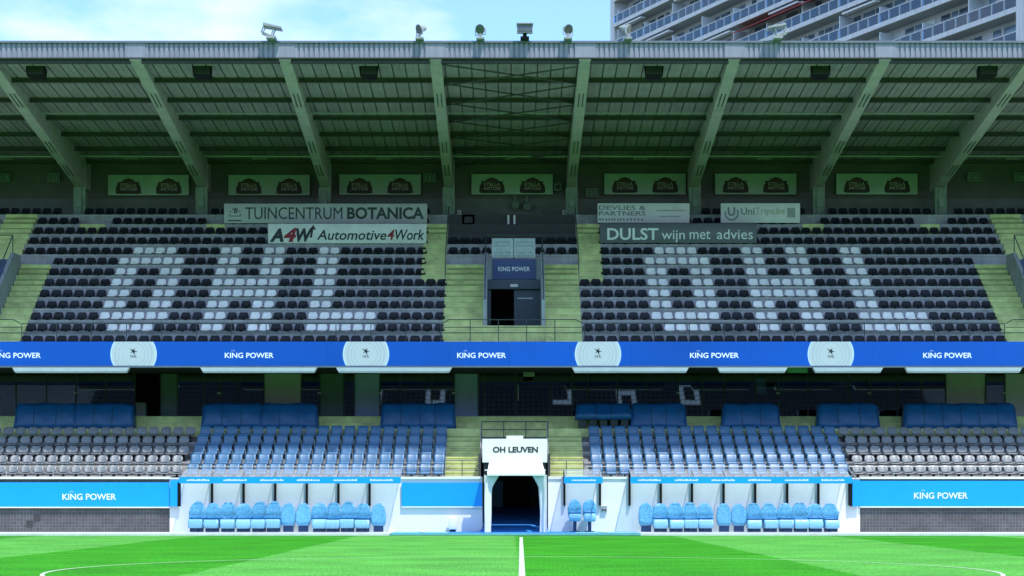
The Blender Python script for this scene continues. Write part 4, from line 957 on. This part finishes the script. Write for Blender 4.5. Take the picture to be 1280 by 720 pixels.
t = sign(750, 946, 279, 304, Yb, signgrey, 'dark grey sign reading DULST wijn met advies')
stext(t,'DULST',759,823,285,300,Yb,bannertext,0.02); stext(t,'wijn',827,856,288,303,Yb,bannertext,0.0); stext(t,'met',862,888,288.5,299,Yb,bannertext,0.0); stext(t,'advies',896,941,286.5,299,Yb,bannertext,0.0)
t = sign(901, 1000, 254, 278.5, Ya, signwhite, 'pale sign with round U mark reading UniTrips.be')
stext(t,'Uni',926,943,259.5,268.5,Ya,inkgrey,0.012); stext(t,'Trips.be',944,981,259.5,270,Ya,mat('ink_pale_yellow',(0.45,0.45,0.32),0.6),0.0)
mb = MB(); Xc, Zc = PX(914.5,Ya), PZ(266.5,Ya)
for k in range(14):
    a = math.pi*(0.92+1.16*k/13); a2 = math.pi*(0.92+1.16*(k+1)/13)
    mb.add([(Xc+r_*math.cos(q),Ya-0.008,Zc+r_*math.sin(q)*1.05) for q, r_ in ((a,0.27),(a2,0.27),(a2,0.34),(a,0.34))], [(0,3,2,1)])
mb.build('round_mark', inkgrey, t); stext(t,'U',909.5,919,259,270,Ya,inkgrey,0.03)
B(PX(984,Ya), PX(994,Ya), Ya-0.008, Ya-0.001, PZ(272,Ya), PZ(260,Ya)).build('small_mark', mat('mark_grey',(0.36,0.38,0.38),0.6), t)

# printed translucent screen above the middle entrance
t = thing('printed_screen', 'pale printed windscreen panel above the middle entrance', 'screen', (0.2, 83.0, 12.35))
for a, b in ((615,641.5),(642.5,669)):
    o = B(PX(a,83.15), PX(b,83.15), 83.14, 83.17, PZ(322,83.15), PZ(298,83.15)).build('pane', mat('screen_print_pale', (0.42,0.47,0.52), 0.4, 0.15, 6), t)
    mb = MB()
    for yy in (301.5, 306, 314.5, 318.5):
        x = a+2.5
        while x < b-3: cw = rnd.choice((1.2,1.8,2.4)); mb.box(PX(x,83.1), PX(x+cw,83.1), 83.13, 83.139, PZ(yy+2.2,83.1), PZ(yy,83.1)); x += cw+1.0
    mb.build('small_print', mat('print_faint', (0.27,0.31,0.36), 0.6), o)['kind'] = 'stuff'

# green advert panels on the back wall
Yw = 90.35
SG = ((135,236,218.5,244,'left end, first of the row'),(285.5,387,218.5,244,'second from the left end'),(424,526,218,243.5,'left of the middle bay'),(589.5,691,217.5,243,'in the middle bay'),(755.5,857,217,243,'right of the middle bay'),(894,995.5,217,243,'second from the right end'),(1045.5,1147,217,243,'right end, last of the row'))
for x0, x1, y0, y1, wh in SG:
    xa, xb = PX(x0,Yw), PX(x1,Yw); za, zb_ = PZ(y1,Yw), PZ(y0,Yw)
    t = thing('advert_panel', 'green beer advert on the back wall, %s' % wh, 'advert', ((xa+xb)/2, Yw, za), 'green adverts on the back wall')
    B(xa, xb, Yw, Yw+0.08, za, zb_).build('panel', signgreen, t)
    for cx in (x0+25.5, x0+76):
        Xc = PX(cx,Yw); s = Yw/F
        sil = [(-16,-9.5),(-15.5,-2),(-13,2.5),(-14,4.6),(-9.5,4.2),(-6,7.2),(0,9.2),(6,7.2),(9.5,4.2),(14,4.6),(13,2.5),(15.5,-2),(16,-9.5),(12,-10.5),(-12,-10.5)]
        zc_ = PZ(231.5+(y0-218),Yw)
        c = MB().plate([(Xc+a*s, zc_+b*s) for a, b in sil][::-1][::-1], Yw-0.02, Yw).build('crest', crestdk, t)
        text_mb('STELLA', Xc-10*s, Xc+10*s, zc_-1.6*s, zc_+2.6*s, Yw-0.02, 0.02).build('crest_lettering', crestwhite, c)
        text_mb('ARTOIS', Xc-10.5*s, Xc+10.5*s, zc_-6.4*s, zc_-2.6*s, Yw-0.02, 0.02).build('crest_lettering', crestred if False else crestwhite, c)
        MB().box(Xc-11.5*s, Xc+11.5*s, Yw-0.024, Yw-0.0201, zc_-2.3*s, zc_-1.9*s).box(Xc-7*s, Xc+7*s, Yw-0.024, Yw-0.0201, zc_+4*s, zc_+5.5*s).build('crest_band', crestred, c)
# section number plates
for x, y, s, lab in ((5,222,'112','number plate reading 112 at the far left of the back wall'),(67,222,'122','number plate reading 122 left of the first roof beam'),(537,222,'121','number plate reading 121 left of the middle bay'),(740,241,'125','number plate reading 125 right of the middle bay'),(1217,221,'126','number plate reading 126 right of the last roof beam'),(1275,221,'116','number plate reading 116 at the far right of the back wall')):
    X = PX(x,Yw); Z = PZ(y,Yw); t = thing('number_plate', lab, 'number plate', (X,Yw,Z-0.2), 'section number plates')
    B(X-0.30, X+0.30, Yw, Yw+0.08, Z-0.21, Z+0.21).build('plate', mat('plate_green',(0.075,0.115,0.09),0.6), t)
    mb = MB(); mb.box(X-0.30,X+0.30,Yw-0.008,Yw-0.001,Z+0.17,Z+0.21); mb.box(X-0.30,X+0.30,Yw-0.008,Yw-0.001,Z-0.21,Z-0.17); mb.box(X-0.30,X-0.265,Yw-0.008,Yw-0.001,Z-0.17,Z+0.17); mb.box(X+0.265,X+0.30,Yw-0.008,Yw-0.001,Z-0.17,Z+0.17); mb.build('border', platem, t)
    text_mb(s, X-0.21, X+0.21, Z-0.11, Z+0.11, Yw, 0.02).build('lettering', platem, t)

# ---------------------------------------------------------------- media position above the middle entrance
Ym = 88.6
t = thing('commentary_desk', 'dark commentary desk with rail at the back of the middle bay', 'desk', (0.2, Ym, UZ(11)))
B(PX(605,Ym), PX(675,Ym), Ym-0.3, Ym+0.3, PZ(283.5,Ym), PZ(281.5,Ym)).build('desk_top', framem, t)
B(PX(605,Ym)+0.02, PX(640,Ym), Ym-0.28, Ym+0.2, UZ(11)+0.02, PZ(283.6,Ym)).build('front_panel', inkdark, t)
for x in (606, 674): B(PX(x,Ym)-0.03, PX(x,Ym)+0.03, Ym-0.25, Ym+0.25, UZ(11)+0.02, PZ(283.6,Ym)).build('leg', framem, t)
MB().tube((PX(572,Ym),Ym-0.35,PZ(271.5,Ym)),(PX(712,Ym),Ym-0.35,PZ(271.5,Ym)),0.02).build('rail', framem, t)
for x in (572,636,712): MB().tube((PX(x,Ym),Ym-0.35,UZ(11)),(PX(x,Ym),Ym-0.35,PZ(271.5,Ym)),0.02).build('rail_post', framem, t)
t = thing('monitor', 'grey framed monitor on a stand in the middle bay', 'monitor', (PX(585.5,Ym), Ym, UZ(11)))
xa, xb = PX(578,Ym), PX(593.5,Ym); za, zb_ = PZ(286,Ym), PZ(270,Ym)
MB().box(xa,xb,Ym-0.45,Ym-0.4,za,za+0.22).box(xa,xb,Ym-0.45,Ym-0.4,zb_-0.1,zb_).box(xa,xa+0.1,Ym-0.45,Ym-0.4,za,zb_).box(xb-0.1,xb,Ym-0.45,Ym-0.4,za,zb_).build('frame', mat('monitor_grey',(0.24,0.25,0.27),0.5), t)
B(xa+0.02,xb-0.02,Ym-0.42,Ym-0.38,za+0.02,zb_-0.02).build('screen', leddark, t); B((xa+xb)/2-0.05,(xa+xb)/2+0.05,Ym-0.4,Ym-0.3,UZ(11)+0.02,za).build('stand', framem, t)
for k, x in enumerate((635.5, 643)):
    X = PX(x,Ym); t = thing('white_post', 'slim white post in the middle bay, %s of the pair' % ('left' if k == 0 else 'right'), 'post', (X,Ym-0.5,UZ(11)))
    B(X-0.05,X+0.05,Ym-0.55,Ym-0.48,PZ(290.5,Ym),PZ(271,Ym)).build('shaft', signwhite, t); B(X-0.07,X+0.07,Ym-0.57,Ym-0.46,UZ(11)+0.015,PZ(290.5,Ym)).build('foot', blackmetal, t)
for x, y, lab in ((574,266,'small white junction box at the left of the middle bay'),(705.5,266,'small white junction box at the right of the middle bay')):
    X = PX(x,Yw); Z = PZ(y,Yw); t = thing('junction_box', lab, 'box', (X,Yw,Z)); me = round_mesh(B(X-0.1,X+0.1,Yw-0.05,Yw+0.1,Z-0.13,Z+0.13),'body',signwhite,ORG[t.name],0.02); link('body', me, t); B(X-0.05,X+0.05,Yw-0.06,Yw-0.05,Z-0.03,Z+0.05).build('cover', inkgrey, t)
for x, y, lab in ((645.5,253.5,'pale green wall lamp, left of the pair under the middle advert'),(660,256,'pale green wall lamp, right of the pair under the middle advert')):
    X = PX(x,Yw); Z = PZ(y,Yw); t = thing('wall_lamp', lab, 'lamp', (X,Yw,Z)); MB().lathe([(0.1,0),(0.2,0.12),(0.2,0.26)],(X,Yw-0.1,Z),(-0.2,-0.7,-0.6),10).build('head', platem, t); MB().box(X-0.09,X-0.03,Yw-0.1,Yw+0.1,Z-0.05,Z+0.42).build('bracket', platem, t)
X = PX(697.5,Yw); Z = PZ(234,Yw); t = thing('wall_speaker', 'small square speaker on the wall right of the middle advert', 'speaker', (X,Yw,Z))
B(X-0.17,X+0.17,Yw-0.12,Yw+0.1,Z-0.2,Z+0.2).build('cabinet', mat('speaker_green',(0.12,0.19,0.15),0.6), t); MB().lathe([(0.12,0),(0.12,0.02)],(X,Yw-0.12,Z),(0,-1,0),12).build('cone', inkdark, t)

# ---------------------------------------------------------------- black loudspeakers under the roof edge
for x, lab in ((46,'black loudspeaker under the roof edge at the far left'),(253.5,'black loudspeaker under the roof edge, second from left'),(461.5,'black loudspeaker under the roof edge left of the braced bay'),(817,'black loudspeaker under the roof edge right of the braced bay'),(1025,'black loudspeaker under the roof edge, second from right'),(1233.5,'black loudspeaker under the roof edge at the far right')):
    Y = 74.6; X = PX(x,Y); za, zb_ = PZ(97,Y), PZ(78.5,Y)
    t = thing('loudspeaker', lab, 'loudspeaker', (X,Y,za), 'loudspeakers under the roof edge')
    MB().hexa([(X-0.36,Y-0.2,za+0.04),(X+0.36,Y-0.2,za+0.04),(X+0.42,Y-0.2,zb_),(X-0.42,Y-0.2,zb_)][::1],[(X-0.3,Y+0.4,za),(X+0.3,Y+0.4,za),(X+0.34,Y+0.4,zb_),(X-0.34,Y+0.4,zb_)]).build('cabinet', blackmetal, t)
    g = B(X-0.32,X+0.32,Y-0.225,Y-0.2,za+0.08,zb_-0.05).build('grille', inkdark, t)
    for dx in (-0.3,0.3): MB().tube((X+dx,Y,zb_-0.02),(X+dx,Y,RZ(Y)+0.06),0.02).build('hanger', purlm, t)

# ---------------------------------------------------------------- floodlights on the roof edge
ZT = 19.68
def flood_round(x, yaw, label):
    Y = 72.93; X = PX(x,Y); t = thing('floodlight', label, 'floodlight', (X,Y,ZT), 'floodlights on the roof edge')
    ax = Vector((math.sin(yaw),-math.cos(yaw),-0.32)).normalized(); c = Vector((X,Y,ZT+0.40))
    MB().lathe([(0.05,-0.30),(0.09,-0.27),(0.12,-0.15),(0.19,-0.02),(0.205,0.045)], c, ax, 16).build('head', lampshell, t)
    MB().lathe([(0.185,0.047),(0.185,0.056)], c, ax, 16).build('lens', lampglass, t)
    side = ax.cross(Vector((0,0,1))).normalized(); p1 = c+side*0.225; p2 = c-side*0.225; b1 = Vector((X,Y,ZT+0.16))
    mb = MB().tube(p1, p1+Vector((0,0,-0.22)), 0.022).tube(p2, p2+Vector((0,0,-0.22)), 0.022).tube(p1+Vector((0,0,-0.22)), p2+Vector((0,0,-0.22)), 0.022); mb.build('yoke', greymetal, t)
    MB().box(X-0.16,X+0.16,Y-0.14,Y+0.5,ZT+0.002,ZT+0.07).tube((X,Y,ZT+0.05),(X,Y,ZT+0.24),0.05).build('base', lampshell, t)
flood_round(524.5, -0.95, 'round floodlight on the roof edge, leftmost of the round ones'); flood_round(600.5, -0.45, 'round floodlight on the roof edge just left of the boxy one')
flood_round(710, 0.55, 'round floodlight on the roof edge right of the boxy one'); flood_round(785, 1.15, 'round floodlight on the roof edge in front of the tower edge')
def flood_box(x, label):
    Y = 72.93; X = PX(x,Y); t = thing('floodlight', label, 'floodlight', (X,Y,ZT), 'floodlights on the roof edge')
    z_ = ZT+0.20
    MB().prism([(Y-0.3,z_),(Y+0.15,z_+0.05),(Y+0.2,z_+0.33),(Y-0.24,z_+0.34)], X-0.31, X+0.31).build('head', lampshell, t)
    MB().hexa([(X-0.3,Y-0.315,z_+0.04),(X+0.3,Y-0.315,z_+0.04),(X+0.28,Y-0.272,z_+0.29),(X-0.28,Y-0.272,z_+0.29)],[(X-0.3,Y-0.28,z_+0.04),(X+0.3,Y-0.28,z_+0.04),(X+0.28,Y-0.235,z_+0.29),(X-0.28,Y-0.235,z_+0.29)]).build('lens', lampglass, t)
    B(X-0.33,X+0.33,Y-0.34,Y+0.2,z_+0.34,z_+0.375).build('visor', lampshell, t); MB().box(X-0.17,X+0.17,Y-0.1,Y+0.5,ZT+0.002,ZT+0.1).box(X-0.08,X+0.08,Y-0.06,Y+0.06,ZT+0.1,z_+0.06).build('base', blackmetal, t)
flood_box(656, 'boxy rectangular floodlight at the middle of the roof edge')
def flood_flat(x, s, label):
    Y = 72.93; X = PX(x,Y); t = thing('floodlight', label, 'floodlight', (X,Y,ZT), 'floodlights on the roof edge')
    MB().hexa([(X-s*0.30,Y-0.3,ZT+0.50),(X+s*0.42,Y-0.3,ZT+0.38),(X+s*0.42,Y-0.3,ZT+0.44),(X-s*0.28,Y-0.3,ZT+0.60)][::int(s)],[(X-s*0.30,Y+0.3,ZT+0.50),(X+s*0.42,Y+0.3,ZT+0.38),(X+s*0.42,Y+0.3,ZT+0.44),(X-s*0.28,Y+0.3,ZT+0.60)][::int(s)]).build('head', lampshell, t)
    for yy in (-0.18, 0.18):
        mb = MB()
        mb.tube((X-s*0.26,Y+yy,ZT+0.5),(X-s*0.38,Y+yy,ZT+0.26),0.03).tube((X-s*0.38,Y+yy,ZT+0.26),(X+s*0.0,Y+yy,ZT+0.12),0.03).tube((X+s*0.02,Y+yy,ZT+0.12),(X+s*0.14,Y+yy,ZT+0.42),0.03)
        mb.build('yoke', greymetal, t)
    B(X-0.18,X+0.18,Y-0.22,Y+0.5,ZT+0.002,ZT+0.11).build('base', lampshell, t); MB().box(X-s*0.5-0.07,X-s*0.5+0.07,Y-0.15,Y+0.15,ZT+0.60,ZT+0.62).build('cable_clip', greymetal, t) if False else None
flood_flat(339, 1, 'flat floodlight with open bracket at the left of the roof edge'); flood_flat(972, -1, 'flat floodlight with open bracket at the right of the roof edge')

# ---------------------------------------------------------------- apartment tower behind the stand
d = Vector((-0.427, 0.904, 0)); nrm = Vector((-0.904, -0.427, 0)); P1 = Vector((0.276*148, 148, 0)); LEN = 0.459*148
TW = thing('apartment_tower', 'pale blue-grey apartment tower with long balconies behind the roof', 'building', tuple(P1))
FH = 2.9; NF = 22
def tb(mb, u0, u1, v0, v1, z0_, z1_):      # u along the facade, v towards the viewer
    c = [P1+d*u+nrm*v for u, v in ((u0,v1),(u1,v1),(u1,v0),(u0,v0))]
    vs = [(p.x,p.y,z0_) for p in c]+[(p.x,p.y,z1_) for p in c]
    return mb.add(vs, [(0,1,2,3),(7,6,5,4),(4,5,1,0),(5,6,2,1),(6,7,3,2),(7,4,0,3)])
tb(MB(), 0, LEN, -14, -1.7, 0, NF*FH+1).build('wall', bwall, TW)
tb(MB(), -2.2, 0, -15, 0.15, 0, NF*FH+2).build('end_pier', bslab, TW)
tb(MB(), LEN, LEN+1.0, -15, -0.1, 0, NF*FH+2).build('end_pier', bslab, TW)
tb(MB(), -2.2, LEN+1, -15, 0.0, NF*FH+1, NF*FH+1.6).build('roof', bsoff, TW)
rr = random.Random(11); BAY = 6.1; nb = int(LEN/BAY)+1
for fl in range(1, NF):
    z_ = fl*FH + 0.45
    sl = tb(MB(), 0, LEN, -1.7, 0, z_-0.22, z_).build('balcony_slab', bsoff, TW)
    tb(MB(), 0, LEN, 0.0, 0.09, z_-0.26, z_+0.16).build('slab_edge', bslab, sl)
    if fl < 11: continue
    for b_ in range(nb):
        u0 = b_*BAY; u1 = min(LEN, u0+BAY)
        tb(MB(), u0, u0+0.12, -1.7, -0.12, z_, z_+(2.3 if (b_+fl) % 2 else 1.7)).build('partition', bpart, TW)
        k = 0
        u = u0+0.3
        while u < u1-0.9:
            wd = rr.choice((0.9,1.3,1.8)); wd = min(wd, u1-u-0.1)
            tb(MB(), u, u+wd, -1.7, -1.64, z_+rr.choice((0.05,0.75)), z_+2.3).build('window', bwin if rr.random() < 0.75 else bpart, TW)
            tb(MB(), u+wd, u+wd+0.10, -1.7, -1.60, z_+0.05, z_+2.35).build('window_frame', bframe, TW)
            u += wd+rr.choice((0.12,0.12,0.5))
        # glass railing with posts
        tb(MB(), u0+0.1, u1-0.05, 0.02, 0.05, z_+0.2, z_+1.0).build('railing_glass', bglass, TW)
        mb = tb(MB(), u0, u1, 0.0, 0.07, z_+1.02, z_+1.09)
        for q in range(4):
            if u0+BAY*q/4 < LEN: tb(mb, u0+BAY*q/4, u0+BAY*q/4+0.06, 0.0, 0.07, z_+0.16, z_+1.02)
        mb.build('railing', bframe, TW)
        if rr.random() < 0.25:      # folded sunblind
            tb(MB(), u0+0.5, u1-0.6, -0.5, 0.1, z_+2.25, z_+2.42).build('sunblind', bframe, TW)
zz = 16*FH+0.45
mb = MB(); u0, u1 = LEN*0.40, LEN*0.62
a = [P1+d*u+nrm*v for u, v in ((u0,0.45),(u1,0.45),(u1,-1.6),(u0,-1.6))]
mb.add([(a[0].x,a[0].y,zz+1.75),(a[1].x,a[1].y,zz+1.75),(a[2].x,a[2].y,zz+2.55),(a[3].x,a[3].y,zz+2.55)]+[(a[0].x,a[0].y,zz+1.85),(a[1].x,a[1].y,zz+1.85),(a[2].x,a[2].y,zz+2.62),(a[3].x,a[3].y,zz+2.62)], [(0,1,2,3),(7,6,5,4),(4,5,1,0),(5,6,2,1),(6,7,3,2),(7,4,0,3)])
mb.build('red_sunblind', redawn, TW)

# ---------------------------------------------------------------- the stand across the pitch, mirrored in the lounge glass
OP = thing('opposite_grandstand', 'dark grandstand across the pitch, seen mirrored in the lounge glass', 'grandstand', (0,-12,0))
mb = MB()
for i in range(28): mb.box(-80, 80, -6.0-0.85*i-0.85, -6.0-0.85*i, 0, 2.0+0.52*i)
mb.build('terrace', conc_dk, OP); B(-80,80,-31,-30.4,0,22).build('back_wall', wallgreen, OP)
MB().prism([(-31,21.2),(-27,21.6),(-27,22.0),(-31,21.8)], -80, 80).build('roof', purlm, OP)
sb_, sw_ = MB(), MB()
FONT5 = {' ':('000',)*5,'L':('100','100','100','100','111'),'E':('111','100','110','100','111'),'U':('101','101','101','101','111'),'V':('101','101','101','101','010'),'N':('101','111','111','111','101'),'O':('111','101','101','101','111'),'H':('101','101','111','101','101')}
def opp_white(k, i):
    # k seat column counted as the glass sees it, i row
    word = 'OHL UU'; r5 = i-18
    if not (0 <= r5 < 5): return False
    li, rem = divmod(k-45.5, 12.9); ci = int(rem/1.45)
    return 0 <= li < len(word) and ci <= 2 and FONT5[word[int(li)]][4-r5][ci] == '1'
for i in range(28):
    y = -6.0-0.85*i-0.5; zz = 2.0+0.52*i
    for k in range(170):
        x = 43-0.51*k
        (sw_ if opp_white(k, i) else sb_).box(x-0.22, x+0.22, y-0.06, y, zz+0.1, zz+0.5)
o = sb_.build('seat_rows', blackseat, OP); o['kind'] = 'stuff'
o = sw_.build('letter_seat_rows', whiteseat, OP); o['kind'] = 'stuff'
